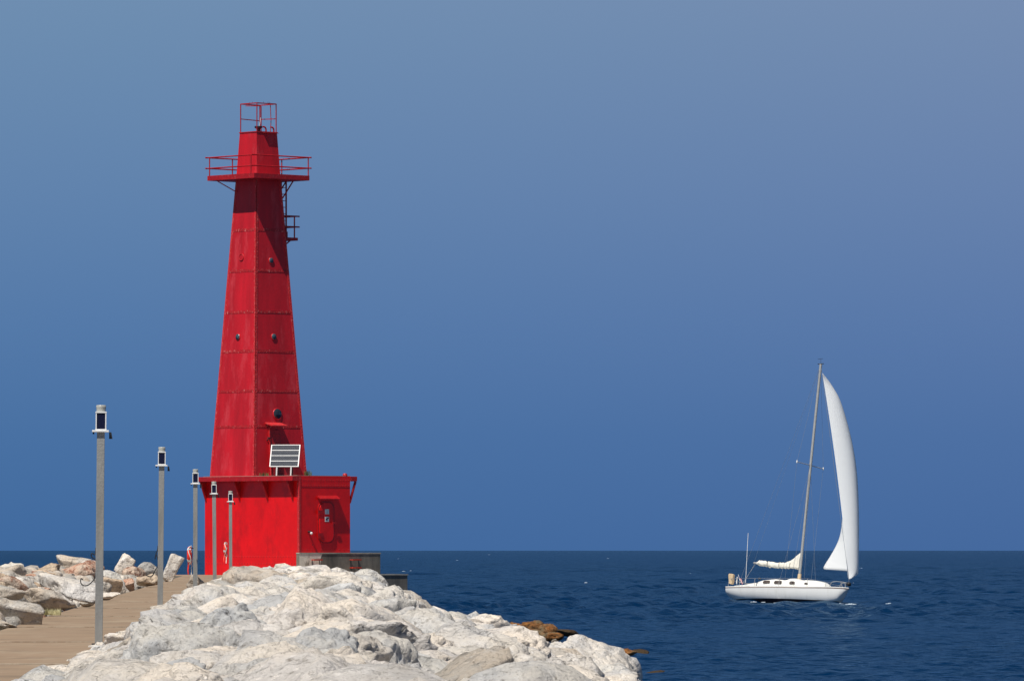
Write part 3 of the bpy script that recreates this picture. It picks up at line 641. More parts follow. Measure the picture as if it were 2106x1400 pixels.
sb = MB().box((.012, -.010, ZR-.62), (BV-.01, .0, ZR-.58)).box((.012,-.008,0),(BV-.01,0,.05)); sb.build('wall_rib', M['red_trim'], LH)
# ledge along both long sides
lw = .50
lg = MB().box((-lw, -.02, ZR-.27), (-.002, BU+.25, ZR-.01)); lg.build('ledge', M['red_trim'], LH, bevel=.015)
lg = MB().box((BV+.002, -.02, ZR-.27), (BV+lw, BU+.25, ZR-.01)); lg.build('ledge', M['red_trim'], LH, bevel=.015)
MB().box((-.12, .0, ZR+.002), (BV+.02, BU, ZR+.02)).build('roof_deck', M['landing_edge'], LH)
for yy in (.45, 2.55, 4.9, BU-.15):
    MB().prism([(-lw+.04, yy, ZR-.272), (-.003, yy, ZR-.272), (-.003, yy, ZR-1.35), (-.05, yy, ZR-1.35)], (0, .07, 0)).build('ledge_bracket', M['red_trim'], LH)
for yy in (.06, 3.6, 7.2):
    MB().bar((BV+lw-.06, yy, ZR-.28), (BV+.02, yy, ZR-1.45), .10).build('ledge_bracket', M['red_trim'], LH)
MB().lathe([(.13, 0), (.13, .10), (.07, .16)], Matrix.Translation((3.4, .12, ZR)), 10).build('roof_vent', M['red_trim'], LH)
# door in the base
x0, x1 = lX(655.5, 0, 38), lX(684.5, 0, 38); zb_, zt_ = zl(1114, 38), zl(1033, 38); r_ = (x1-x0)/2*.95; xm = (x0+x1)/2
def capsule(x0, x1, z0, z1, r, y, n=8):
    pts = []
    for (cx_, cz_, a0) in ((x1-r, z1-r, 0), (x0+r, z1-r, 90), (x0+r, z0+r, 180), (x1-r, z0+r, 270)):
        for k in range(n+1): a = R(a0+90*k/n); pts.append((cx_+r*math.cos(a), y, cz_+r*math.sin(a)))
    return pts
dr = MB().prism(capsule(x0, x1, zb_, zt_, r_*.8, -.09), (0, .088, 0)); door = dr.build('door', M['red_base'], LH, bevel=.02)
fr = MB()
po, pi_ = capsule(x0-.07, x1+.07, zb_-.07, zt_+.07, r_*.85, -.05), capsule(x0, x1, zb_, zt_, r_*.8, -.05); nn = len(po)
fr.add(po + pi_, [(i, (i+1)%nn, nn+(i+1)%nn, nn+i) for i in range(nn)]); fr.add(po + [(a, 0, c) for a, _, c in po], [(i, (i+1)%nn, nn+(i+1)%nn, nn+i) for i in range(nn)])
fr.build('door_frame', M['red_trim'], LH)
for zz in (zl(1052, 38), zl(1099, 38)): MB().box((x0-.15, -.13, zz-.09), (x0+.20, -.092, zz+.09)).build('hinge', M['red_trim'], door)
MB().box((x1-.16, -.16, zl(1074,38)-.05), (x1+.10, -.115, zl(1074,38)+.05)).build('handle', M['red_trim'], door)
def sign(pz0, pz1, tilt):
    xa, xb = lX(666, 0, 38), lX(674.3, 0, 38); s_ = MB().box((xa, -.100, zl(pz1, 38)), (xb, -.092, zl(pz0, 38))).build('sign', M['sticker'], door)
    w_ = xb-xa; hh = zl(pz0, 38)-zl(pz1, 38); z_ = zl(pz1, 38)
    mm = MB()
    if tilt: mm.bar((xa+.05, -.1025, z_+hh*.45), (xb-.03, -.1025, z_+hh*.8), .012, .07); mm.box((xa+.03, -.1035, z_+hh*.18), (xb-.08, -.1005, z_+hh*.30))
    else:
        for k in range(4): mm.box((xa+.04, -.1035, z_+hh*(.16+.2*k)), (xb-.04, -.1005, z_+hh*(.24+.2*k)))
    mm.build('sign_print', M['sticker_print' if not tilt else 'dark_metal'], s_)
sign(1046.5, 1056.5, False); sign(1062, 1072, True)
MB().prism([(x0-.12, -.002, zl(1022,38)), (x0-.12, -.28, zl(1024,38)-.06), (x0-.12, -.28, zl(1024,38)-.02), (x0-.12, -.002, zl(1018,38))], (x1-x0+.42, 0, 0)).build('door_canopy', M['red_trim'], LH)
lx = lX(634, 0, 38)
wl = MB().tube([(lx, -.0, zl(1093,38)), (lx, -.22, zl(1093,38))], .05, 8).build('wall_light', M['dark_metal'], LH)
MB().lathe([(.0, -.08), (.05, -.06), (.075, 0), (.06, .05), (.02, .07)], Matrix.Translation((lx, -.26, zl(1096,38))), 10).build('light_globe', M['white'], wl)
# tower right face: portholes, door, canopy
def porthole(px, py, face, r, rz=1.0, pane='porthole_pane', ringm='red_tower'):
    z = zl(py); h = hw(z); e = .02
    if face == 'R': X = lX(px, TY-h); p = Vector((X, TY-h-e, z)); nrm = Vector((0, -1, .06))
    else: Yl = lY(px, TX-h); p = Vector((TX-h-e, Yl, z)); nrm = Vector((-1, 0, .06))
    Mx = Matrix.Translation(p) @ nrm.to_track_quat('Z', 'Y').to_matrix().to_4x4()
    ring = MB().lathe([(r*1.13, -.03), (r*1.13, .022), (r*.98, .028), (r*.98, .01)], Mx, 20).build('porthole', M[ringm], LH)
    if pane: MB().lathe([(r, -.01), (r, .006), (.01, .012)], Matrix.Translation(nrm*.026) @ Mx, 20).build('pane', M[pane], ring)
porthole(557, 535, 'R', .145); porthole(562.5, 692, 'R', .16); porthole(490, 692, 'L', .16); porthole(570, 851, 'R', .28, pane='dark_glass'); porthole(497, 528, 'L', .17, pane='pane_red' if False else None)
zc = zl(873); h = hw(zc); xa, xb = lX(556, TY-h-.45), lX(595, TY-h-.45)-.25
MB().prism([(xa, TY-h-.60, zc-.10), (xa, TY-h+.05, zc+.06), (xa, TY-h+.05, zc+.13), (xa, TY-h-.60, zc-.04)], (xb-xa, 0, 0)).build('door_canopy', M['red_worn'], LH)
zd0, zd1 = ZB+.05, zl(884); ya = TY-hw(zd0)
dd = MB(); xa2, xb2 = xa+.20, xb-.12
dd.add([(xa2, TY-hw(zd0)-.10, zd0), (xb2, TY-hw(zd0)-.10, zd0), (xb2, TY-hw(zd1)-.10, zd1), (xa2, TY-hw(zd1)-.10, zd1), (xa2, TY-hw(zd0)+.02, zd0), (xb2, TY-hw(zd0)+.02, zd0), (xb2, TY-hw(zd1)+.02, zd1), (xa2, TY-hw(zd1)+.02, zd1)], [(0,1,2,3),(0,4,5,1),(1,5,6,2),(2,6,7,3),(3,7,4,0),(4,5,6,7)])
td = dd.build('door', M['red_trim'], LH, bevel=.015)
for k in range(3):
    z = zd0 + (zd1-zd0)*(.3+.3*k); MB().box((xa2+.06, TY-hw(z)-.125, z-.03), (xb2-.05, TY-hw(z)-.100, z+.03)).build('door_rib', M['red_trim'], td)
MB().bar((xa2-.03, TY-hw(zd0)-.14, zd0), (xa2-.03, TY-hw(zd1)-.14, zd1+.1), .05).build('door_post', M['red_worn'], LH)
zq = zl(901); MB().tube([(xa2-.10, TY-hw(zq), zq-.12), (xa2-.10, TY-hw(zq)-.28, zq), (xa2-.34, TY-hw(zq)-.36, zq+.02)], .035, 7).build('wall_light', M['dark_metal'], LH)
# gallery
G = 1.99
gp = MB().box((TX-G, TY-G, z_g+.0), (TX+G, TY+G, z_g+.27)); gp.build('gallery_floor', M['red_trim'], LH, bevel=.01)
gr = MB(); zt, zm, zf = zl(321.5), zl(343.5), z_g+.27
rr = .036; Gx = G-.02; ov = .17
for zz in (zt, zm):
    for s_ in (-1, 1):
        gr.tube([(TX-Gx-ov*(1), TY+s_*Gx, zz), (TX+Gx+ov, TY+s_*Gx, zz)], rr, 6)
        gr.tube([(TX+s_*Gx, TY-Gx-ov*(0 if s_<0 else 1), zz), (TX+s_*Gx, TY+Gx+ov, zz)], rr, 6)
gr.build('gallery_rail', M['red_trim'], LH)
def gpost(X, Y): MB().tube([(X, Y, zf), (X, Y, zt)], .034, 6).build('rail_post', M['red_trim'], LH)
fx, bx_ = TX-Gx, TX+Gx
for px in (431, 516): gpost(fx, lY(px, fx))
for px in (478,): gpost(lX(px, TY+Gx), TY+Gx)
gpost(lX(634, TY-Gx), TY-Gx); gpost(bx_, lY(579.5, bx_)); gpost(lX(545, TY-Gx), TY-Gx) if False else None
for (Y_) in (TY+G-.5,): MB().bar((TX-G+.25, Y_, z_g), (TX-hw(zl(393))+.02, TY+hw(zl(393))*.85, zl(393)), .055).build('gallery_brace', M['red_trim'], LH)
for (Y_) in (TY-.95, TY-.35): MB().bar((TX+G-.3, Y_, z_g), (TX+hw(z_g-1.1), Y_-.0, z_g-.95), .055).build('gallery_brace', M['red_trim'], LH)
# ladder on the far side and its landing
YL0, YL1 = TY-.54, TY-.12; XL = lX(588.5, YL0, 37.5); zl0, zl1 = zl(486), z_g
for yy in (YL0, YL1): MB().box((XL-.03, yy-.035, zl0), (XL+.03, yy+.035, zl1)).build('ladder_rail', M['red_trim'], LH)
ld = MB(); z = zl0+.25
ld.box((XL-.10, YL0-.02, zl0), (XL+.10, YL0+.02, zl0+.35))
while z < zl1-.1:
    ld.tube([(XL, YL0-.0, z), (XL, YL1, z)], .015, 5); ld.tube([(XL-.75, YL0, z), (XL, YL0, z)], .012, 5) if int(z*10) % 1 == 0 else None; z += .36
ld.build('ladder_rung', M['red_trim'], LH)
zp = zl(490); hl = hw(zp)
X0l = TX+hl-.02; X1l = lX(612, TY-.67, 37.5)
MB().box((X0l, TY-.70, zp-.02), (X1l, TY+.55, zp+.14)).build('landing_floor', M['red_trim'], LH)
lr = MB()
for zz in (zl(440.5), zl(462.5)):
    lr.tube([(TX+hw(zz)-.02, TY-.66, zz), (X1l+.14, TY-.66, zz)], .04, 6); lr.tube([(X1l-.05, TY-.66, zz), (X1l-.05, TY+.55, zz)], .04, 6)
lr.build('landing_rail', M['red_trim'], LH)
MB().tube([(X1l-.22, TY-.66, zp), (X1l-.22, TY-.66, zl(440.5))], .04, 6).build('rail_post', M['red_trim'], LH)
MB().tube([(X1l-.05, TY+.5, zp), (X1l-.05, TY+.5, zl(440.5))], .04, 6).build('rail_post', M['red_trim'], LH)
MB().bar((X1l-.45, TY-.62, zp), (TX+hw(zl(508))-.02, TY-.62, zl(508)), .06).build('landing_brace', M['red_trim'], LH)
# top: lip, cage, lantern, vents
h = hw(z_top)
MB().box((TX-h-.03, TY-h-.03, z_top+.002), (TX+h+.03, TY+h+.03, z_top+.06)).build('roof_plate', M['red_trim'], LH)
MB().box((TX-h+.42, TY-h-.16, z_top-.02), (TX+h+.02, TY-h-.005, z_top+.0)).build('drip_edge', M['red_trim'], LH)
zc0, zc1, zcm = z_top+.06, zl(213.5, 37.5), zl(244, 37.5); q = .69
cg = MB()
for (i, j) in ((-1,-1),(1,-1),(1,1),(-1,1)): cg.bar((TX+i*q, TY+j*q, zc0), (TX+i*q, TY+j*q, zc1), .042)
for (p_, r2_) in (((-1,-1),(1,-1)),((1,-1),(1,1)),((1,1),(-1,1)),((-1,1),(-1,-1))):
    cg.bar((TX+p_[0]*q, TY+p_[1]*q, zc1), (TX+r2_[0]*q, TY+r2_[1]*q, zc1), .055)
cg.bar((TX-q, TY+q, zcm), (TX+q, TY+q, zcm-.04), .045); cg.bar((TX+q, TY-q, zcm+.0), (TX+q, TY+q, zcm+.04), .045)
cg.build('cage_frame', M['red_trim'], LH)
gt = MB(); xg = TX+q*.45; gt.bar((xg, TY+q*.2, zc0), (xg, TY+q*.2, zc1-.10), .042); gt.bar((TX-q*.5, TY+q, zc1-.08), (xg, TY+q*.2, zc1-.08), .04); gt.build('cage_gate', M['red_trim'], LH)
xw = lX(556, TY-q*.2, 37.5)
MB().tube([(xw, TY-q*.2, zc1), (xw+.03, TY-q*.2, zcm+.25), (xw+.05, TY-q*.2, zcm-.05), (xw, TY-q*.2, zc0)], .022, 6).build('conduit', M['red_trim'], LH)
sp = MB()
for (a, c) in ((-.8, -.2), (-.75, .2), (-.3, -.9), (.15, -.95), (.3, -.95), (.2, .2), (-.1, .95), (.8, -.5)): sp.tube([(TX+a*q, TY+c*q*.0 - q if c < -.5 else TY+c*q, zc1), (TX+a*q, TY-q if c < -.5 else TY+c*q, zc1+.10)], .008, 4)
sp.build('bird_spikes', M['dark_metal'], LH)
Lm = Matrix.Translation((TX, TY, zc0)); lt = MB().lathe([(.10, 0), (.10, .12), (.12, .17), (.14, .20)], Lm, 14).build('lantern', M['dark_metal'], LH)
MB().lathe([(.10, .20), (.20, .22), (.225, .30), (.20, .335), (.05, .345)], Lm, 18).build('lens', M['dark_glass'], lt)
MB().tube([(TX+.04, TY-.04, zc0+.34), (TX+.09, TY-.10, zc0+.80)], .018, 6).build('antenna', M['white'], lt)
for (px_, Yq) in ((546, TY-h*.75), (562, TY-h*.75)):
    xq = lX(px_, Yq, 37.5); pts = [(xq+.04, Yq, zc0-.02)] + [(xq+.04-.17+.17*math.cos(t), Yq, zc0+.10+.17*math.sin(t)) for t in np.linspace(0, math.pi*.62, 8)]
    MB().tube(pts, .045, 8).build('vent_pipe', M['red_trim'], LH)
# solar panel on the base roof
sp_o = empty('solar_array', (0,0,0)); sp_o.parent = LH; Yp = 2.35; Xp = lX(584, Yp, 37.8)
sp_o.location = (Xp, Yp, ZR+.02); sp_o.rotation_euler = (0, 0, R(-42.5-4.5))
W_, Hh = 1.60, 1.52; tl = Matrix.Translation((0, 0, .50)) @ Matrix.Rotation(R(-38), 4, 'X')
mm = MB()
for x in (-W_/2, W_/2-.05): mm.box((x, -.02, 0), (x+.05, .03, Hh), tl)
for k in range(5): z = k*(Hh-.034)/4; mm.box((-W_/2+.05, -.018, z), (W_/2-.05, .03, z+.034), tl)
mm.build('panel_frame', M['white'], sp_o)
ce_ = MB(); ln = MB()
for k in range(4):
    z = k*(Hh-.045)/4+.047; z2 = (k+1)*(Hh-.045)/4-.002; ce_.box((-W_/2+.052, -.005, z), (W_/2-.052, .02, z2), tl)
    for i in range(1, 12): x = -W_/2+.05 + i*(W_-.10)/12; ln.box((x-.004, -.008, z+.01), (x+.004, -.004, z2-.01), tl)
    for i in range(12):
        for zz in (z+(z2-z)*.28, z+(z2-z)*.72): x = -W_/2+.05 + (i+.5)*(W_-.10)/12; ln.box((x-.012, -.0075, zz-.02), (x+.012, -.0035, zz+.02), tl)
ce_.build('solar_cell', M['cell'], sp_o); ln.build('cell_grid', mat('cell_grid', (.15, .17, .20), .6), sp_o)
for x in (-.42, .36): MB().bar((x, .06, 0), (x+.03, .03, .54), .07).build('leg', M['white'], sp_o); MB().bar((x, .95, 0), (x, .80, 1.1), .05).build('leg', M['dark_metal'], sp_o)

# weeds on the roof edge
def tuft(name, loc, n, h, spread, mt, label, cat, seed):
    rr_ = random.Random(seed); t = MB()
    for k in range(n):
        a = rr_.uniform(0, 6.28); d = rr_.uniform(0, spread); bx, by = d*math.cos(a), d*math.sin(a); hh = h*rr_.uniform(.4, 1); l = rr_.uniform(.1, .5)*hh; a2 = rr_.uniform(0, 6.28)
        w_ = .012; p0 = Vector((bx, by, -.02)); p1 = Vector((bx+l*.4*math.cos(a2), by+l*.4*math.sin(a2), hh*.6)); p2 = Vector((bx+l*math.cos(a2), by+l*math.sin(a2), hh))
        dx = Vector((w_*math.cos(a), w_*math.sin(a), 0)); t.add([p0-dx, p0+dx, p1+dx*.7, p1-dx*.7, p2], [(0,1,2,3),(3,2,4)])
    o = t.build(name, mt, recalc=False); o.location = loc; tag(o, label, cat, 'weeds'); return o
M['weed'] = mat('weed', (.10, .12, .035), .8, var=.4, vscale=8); M['dry_grass'] = mat('dry_grass', (.50, .46, .26), .8, var=.4, vscale=8)
bpy.context.view_layer.update()
def lw_(x, y, z): return LH.matrix_world @ Vector((x, y, z))
tuft('weed', lw_(3.45, 3.3, ZR+.02), 90, .42, .22, M['weed'], 'small tuft of weeds on the roof edge at the foot of the tower', 'weed', 1)
tuft('weed', lw_(.15, 3.1, ZR+.02), 60, .25, .25, M['weed'], 'low weeds growing at the foot of the tower corner above the ledge', 'weed', 2)
tuft('grass_tuft', P(97, 1262, 126), 220, .13, .30, M['dry_grass'], 'low dry pale grass growing between the left rocks by the walkway', 'grass clump', 3)

# concrete landing and step beside the lighthouse
bpy.context.view_layer.update()
LD = empty('concrete_landing', lw_(0, 0, 0), LH.rotation_euler, 'stained grey concrete landing with red ladder rungs under the lighthouse door', 'concrete landing')
zt_l = zl(1138.5, 38)
MB().box((-.20, -.26, -1.2), (5.62, -.003, zt_l)).box((BV+.005, -.003, -1.2), (5.62, 5.0, zt_l)).build('landing_block', M['landing'], LD)
MB().box((-.22, -.285, zt_l+.003), (5.65, -.004, zt_l+.07)).build('landing_edge', M['landing_edge'], LD)
# ragged pale patch
pr = random.Random(3); pp = [(-.19, -.266, zt_l)] + [(1.50+pr.uniform(-.1,.1), -.266, zt_l)] + [(1.35-k*.02+pr.uniform(-.12, .12), -.266, zt_l-.12-k*.16) for k in range(9)] + [(-.19, -.266, zt_l-1.6)]
MB().prism(pp, (0, .005, 0)).build('pale_patch', M['landing_patch'], LD)
def rung(xa, xb, z, o=.24, parent=LD, y0=-.26):
    MB().bar((xa, y0, z), (xa, y0-o, z), .045).bar((xb, y0, z), (xb, y0-o, z), .045).bar((xa-.03, y0-o, z), (xb+.03, y0-o, z), .075).build('ladder_rung', M['rust_red'], parent)
for (pa, pb_) in ((641, 656), (720, 736)):
    xa, xb = lX(pa, -.26, 38), lX(pb_, -.26, 38)
    for py_ in (1150.5, 1167, 1183): rung(xa, xb, zl(py_, 38))
    MB().bar((xa, -.30, zl(1150, 38)), (xa+.05, -.30, zl(1190, 38)), .03).bar((xb, -.30, zl(1150, 38)), (xb+.05, -.30, zl(1190, 38)), .03).build('ladder_rail', M['dark_metal'], LD)
ST = empty('concrete_step', lw_(0, 0, 0), LH.rotation_euler, 'lower dark concrete step with a red steel frame, right of the stained landing', 'concrete step')
zs = zl(1183, 38); xs1 = lX(838, -.8, 38)
MB().box((3.2, -.80, -2.8), (xs1, -.29, zs)).box((5.66, -.29, -2.8), (xs1, 4.5, zs)).build('step_block', M['landing'], ST)
MB().box((3.2, -.83, zs+.003), (xs1+.03, -.29, zs+.07)).box((5.66, -.29, zs+.003), (xs1+.03, 4.5, zs+.07)).build('step_edge', M['landing_edge'], ST)
xf0, xf1 = lX(738, -.84, 38), lX(781, -.84, 38)
MB().box((xf0, -.90, zs-.28), (xf1, -.835, zs-.02)).box((xf1-.22, -.90, zs-.95), (xf1, -.835, zs-.28)).build('steel_frame', M['rust_red'], ST)
MB().box((xf0, -.85, zs-.95), (xf1-.22, -.835, zs-.28)).build('opening_shade', M['black'], ST)  # solid black slab, painted in for the shade inside the steel frame

# ------------------------------------------------------------------ sailboat
YB = 488.9; KB = F / YB; psi = math.asin(.161)
def boat_local(px, py, ly=0):     # photo pixel -> boat axes for a point at lateral offset ly
    ix = (px - 1638) / KB; lz = (1238 - py) / KB
    # image x = .743 lx + .669 (ly cos + lz' sin);  z = lz' cos - ly sin
    zz = (lz + ly * math.sin(psi)) / math.cos(psi)
    lx = (ix - .669 * (ly * math.cos(psi) + zz * math.sin(psi))) / .743
    return Vector((lx, ly, zz))
SB = empty('sailboat', P(1638, 1240, YB), (-psi, 0, -math.atan2(.669, .743)), 'white sailboat heeling under one full white headsail with its mainsail furled', 'sailboat')
SB.location.z = 0.07
bow = boat_local(1741, 1208.5); stern_x = -6.15
def hullsec(x):
    t = (x - stern_x) / (bow.x - stern_x); b = 1.72 * (math.sin(math.pi * min(t*.80+.20, 1)) ** .62) * (1 if t < .5 else 1); b = max(b, .015) if t < .999 else .015
    b *= 1.0
    zs_ = float(np.interp(t, [0, .3, .7, 1], [.93, .90, .94, bow.z - .04]))
    return t, b, zs_
V = []; Fc = []; ns, nr = 46, 17
for i in range(ns+1):
    x = stern_x + (bow.x - stern_x) * i / ns; t, b_, zs_ = hullsec(x)
    keel = float(np.interp(t, [0, .06, .15, .5, .85, .93, 1.0], [.22, -.02, -.25, -.55, -.25, .0, zs_-.02]))
    for j in range(nr):
        a = math.pi * j / (nr-1); y = b_ * math.copysign(abs(math.cos(a)) ** .62, math.cos(a)); zz = zs_ - (zs_ - keel) * (math.sin(a) ** .85)
        V.append((x + (.0 if t > .2 else -.35*(.2-t)/.2*math.sin(a)*0), y, zz))
for i in range(ns):
    for j in range(nr-1): Fc.append((i*nr+j, i*nr+j+1, (i+1)*nr+j+1, (i+1)*nr+j))
Fc.append(tuple(range(nr)))
up_f = [f for f in Fc if len(f) > 4 or np.mean([V[k][2] - .10*0 for k in f]) > .12]; lo_f = [f for f in Fc if f not in up_f]
hm = MB(); hm.add(V, Fc[:-1], True); hm.add([V[k] for k in range(nr)], [tuple(range(nr))]); hull = hm.build('hull', M['hull'], SB, recalc=True)
hull.data.materials.append(M['antifoul'])
bmh = bmesh.new(); bmh.from_mesh(hull.data); bmesh.ops.bisect_plane(bmh, geom=bmh.verts[:]+bmh.edges[:]+bmh.faces[:], plane_co=(0, 0, .03), plane_no=(0, 0, 1)); bmh.to_mesh(hull.data); bmh.free()
for p in hull.data.polygons:
    if p.center.z < .03 - p.center.y * .0: p.material_index = 1
dk = MB(); sl_ = MB(); L = []; Rr_ = []
for i in range(ns+1):
    x = stern_x + (bow.x - stern_x) * i / ns; t, b_, zs_ = hullsec(x); L.append((x, b_*.985, zs_+.0)); Rr_.append((x, -b_*.985, zs_+.0))
mid = [(a[0], 0, a[2]+.07) for a in L]
dk.add(L + mid + Rr_, [(i, i+1, ns+1+i+1, ns+1+i) for i in range(ns)] + [(ns+1+i, ns+2+i, 2*ns+3+i, 2*ns+2+i) for i in range(ns)], True); dk.build('deck', M['gelcoat'], SB)
for side in (L, Rr_): sl_.tube([(p[0], p[1]*1.012, p[2]-.055) for p in side], .022, 5)
sl_.build('rub_rail', M['trimline'], SB)
tr = MB()
for side in (L, Rr_): tr.tube([(p[0], p[1]*1.0, p[2]+.02) for p in side], .04, 5)
tr.build('toe_rail', M['gelcoat'], SB)
# cabin
cs = [(-3.35, .95, .02), (-3.25, 1.0, .48), (-2.7, 1.08, .60), (-1.6, 1.12, .66), (-.75, 1.10, .58), (-.45, 1.08, .60), (-.2, 1.05, .70), (.35, 1.0, .70), (.6, .95, .55), (.95, .92, .50), (1.2, .88, .60), (1.9, .78, .56), (2.5, .62, .48), (2.85, .5, .30), (2.95, .42, .02)]
V = []; nrc = 11
for (x, b_, hz) in cs:
    _, _, zs_ = hullsec(x)
    for j in range(nrc):
        a = math.pi*j/(nrc-1); V.append((x, b_*math.copysign(abs(math.cos(a))**.35, math.cos(a)), zs_ + .0 + (hz+.08)*(math.sin(a)**.45 if j not in (0, nrc-1) else -.05)))
Fc = [(i*nrc+j, i*nrc+j+1, (i+1)*nrc+j+1, (i+1)*nrc+j) for i in range(len(cs)-1) for j in range(nrc-1)]
cb = MB(); cb.add(V, Fc, True); cabin = cb.build('cabin', M['gelcoat'], SB)
for (px, py, wd, hh) in ((1577.5, 1197, .68, .22), (1600, 1197.5, .72, .23), (1628, 1198.5, .48, .23), (1656, 1200, .38, .15)):
    c = boat_local(px, py, -1.02); bb = np.interp(c.x, [k[0] for k in cs], [k[1] for k in cs]); c = boat_local(px, py, -bb)
    MB().prism([(c.x+a, -bb-.035, c.z+d) for a, d in ((-wd/2+.05, -hh/2), (wd/2-.05, -hh/2), (wd/2, -hh/2+.06), (wd/2-.02, hh/2-.05), (wd/2-.08, hh/2), (-wd/2+.10, hh/2), (-wd/2, hh/2-.10), (-wd/2, -hh/2+.05))], (0, .12, 0)).build('window', M['window_glass'], cabin)
cm = MB()
for s_ in (-1, 1):
    cm.prism([(-5.5, s_*1.0, .9), (-3.3, s_*1.0, .9), (-3.3, s_*1.0, 1.30), (-4.2, s_*1.0, 1.16), (-5.4, s_*1.0, 1.05)], (0, s_*.10, 0))
cm.build('coaming', M['gelcoat'], SB)
# spars
mt_top = boat_local(1691, 748); mt_bot = Vector((boat_local(1644, 1190).x, 0, 1.7))
MB().tube([mt_bot, mt_bot.lerp(mt_top, .8), mt_top], .105, 10).build('mast', M['alloy'], SB)
MB().tube([mt_bot, mt_bot+Vector((0,0,.45))], .14, 10).build('mast_collar', M['tan'], SB)
th = MB(); th.tube([mt_top+Vector((-.30,0,.02)), mt_top+Vector((.28,0,.04))], .03, 6); th.tube([mt_top, mt_top+Vector((-.05,0,.42))], .012, 5); th.tube([mt_top+Vector((-.35,0,.40)), mt_top+Vector((.15,0,.44))], .014, 5)
th.build('masthead_fitting', M['dark_metal'], SB)
spz = boat_local(1669, 957).z; xm_ = mt_bot.lerp(mt_top, (spz-mt_bot.z)/(mt_top.z-mt_bot.z)).x
MB().tube([(xm_-.05, -1.60, spz), (xm_, 0, spz), (xm_-.05, 1.60, spz)], .03, 6).build('spreader', M['alloy'], SB)
for s_ in (-1, 1): MB().lathe([(.03, -.10), (.07, 0), (.03, .12)], Matrix.Translation((xm_-.05, s_*1.60, spz)), 8).build('spreader_tip', M['white'], SB)
be = boat_local(1554, 1158); bm0 = Vector((mt_bot.x-.1, 0, boat_local(1641, 1166).z))
MB().tube([bm0, be], .07, 8).build('boom', M['alloy'], SB)
# furled mainsail: a lumpy roll
fv = []; nfu, nfr = 36, 12; rr_ = random.Random(5); b0 = be.lerp(bm0, .06); b1 = bm0
for i in range(nfu+1):
    t = i/nfu; c = b0.lerp(b1, t); top = float(np.interp(t, [0, .05, .2, .45, .6, .72, .80, .9, 1], [.06, .20, .19, .15, .22, .24, .45, .80, 1.15])); bot = float(np.interp(t, [0, .05, .3, .5, .8, 1], [.05, .12, .22, .26, .16, .20]))
    for j in range(nfr):
        a = 2*math.pi*j/nfr; k = noise.noise(Vector((t*18, a*1.6, 2)))*.11; w_ = (.13 if t > .03 else .07) * (1 if math.sin(a) < 0 else max(.45, 1-.35*t)); up = top if math.sin(a) > 0 else bot
        fv.append((c.x + k, w_*math.cos(a)*(1+3*k), c.z + (up+k*1.5)*math.sin(a)))
ff = [(i*nfr+j, i*nfr+(j+1) % nfr, (i+1)*nfr+(j+1) % nfr, (i+1)*nfr+j) for i in range(nfu) for j in range(nfr)]
fm = MB(); fm.add(fv, ff, True); fm.add(fv[:nfr], [tuple(range(nfr))]); fms = fm.build('furled_mainsail', M['canvas'], SB)
for t in (.28, .55, .8):
    c = b0.lerp(b1, t); MB().tube([(c.x+.02*math.cos(a), .15*math.cos(a), c.z+.02+.235*math.sin(a)) for a in np.linspace(0, 2*math.pi, 13)], .013, 5).build('sail_tie', M['dark_metal'], fms)
# rigging
def wires(name, segs, r, m='wire'): 
    t = MB()
    for a, c in segs: t.tube([a, c], r, 5)
    return t.build(name, M[m], SB)
tack = boat_local(1742, 1198)
wires('backstay', [(mt_top, Vector((stern_x+.1, 0, .95)))], .007); wires('forestay', [(mt_top, tack)], .014)
wires('shroud', [(mt_top, (xm_-.05, s_*1.6, spz)) for s_ in (-1, 1)] + [((xm_-.05, s_*1.6, spz), (mt_bot.x-.1, s_*1.55, 1.2)) for s_ in (-1, 1)] + [((xm_, 0, spz-.1), (mt_bot.x+d, s_*1.5, 1.2)) for s_ in (-1, 1) for d in (.5, -.7)], .008)
wires('topping_lift', [(mt_top, be)], .005)
wires('mainsheet', [(be.lerp(bm0, .03), boat_local(1533, 1200, 0)), (be.lerp(bm0, .05), boat_local(1531, 1200, 0))], .018)
wires('antenna', [(boat_local(1537, 1199, 0), boat_local(1543, 1096, 0))], .020, 'white')
# guard rails
sx_l = [-5.9, -4.6, -3.0, -.6, 1.9, 3.4]
for s_ in (-1, 1):
    tp = []
    for x in sx_l:
        _, b_, zs_ = hullsec(x); hh = .66 if x < 2.5 else .40; p = Vector((x, s_*b_*.95, zs_)); q_ = p + Vector((0, 0, hh)); tp.append(q_)
        MB().tube([p, q_], .018, 5).build('stanchion', M['alloy'], SB)
    tp.append(Vector((4.0, s_*.45, 1.45)))
    MB().tube(tp, .011, 5).build('lifeline', M['wire'], SB)
pu = MB(); pu.tube(smooth_pts([(3.5, -.62, .95), (3.75, -.52, 1.48), (4.35, -.26, 1.52), (4.75, 0, 1.50), (4.35, .26, 1.52), (3.75, .52, 1.48), (3.5, .62, .95)]), .02, 6)
for s_ in (-1, 1): pu.tube([(4.35, s_*.26, 1.52), (4.55, s_*.16, 1.0)], .018, 5)
pu.build('pulpit', M['alloy'], SB)
ps = MB(); ps.tube(smooth_pts([(-5.0, -1.3, .95), (-5.05, -1.3, 1.55), (-5.9, -1.0, 1.55), (-6.1, 0, 1.55), (-5.9, 1.0, 1.55), (-5.05, 1.3, 1.55), (-5.0, 1.3, .95)]), .02, 6); ps.build('pushpit', M['alloy'], SB)
c = boat_local(1506, 1191, -.7)
MB().prism([(c.x+a, c.y, c.z+d) for a, d in ((-.16, -.36), (.06, -.42), (.20, -.32), (.17, .34), (.05, .40), (-.24, .42), (-.28, .30))], (0, .28, 0)).build('horseshoe_buoy_cover', M['tan'], SB, bevel=.05)
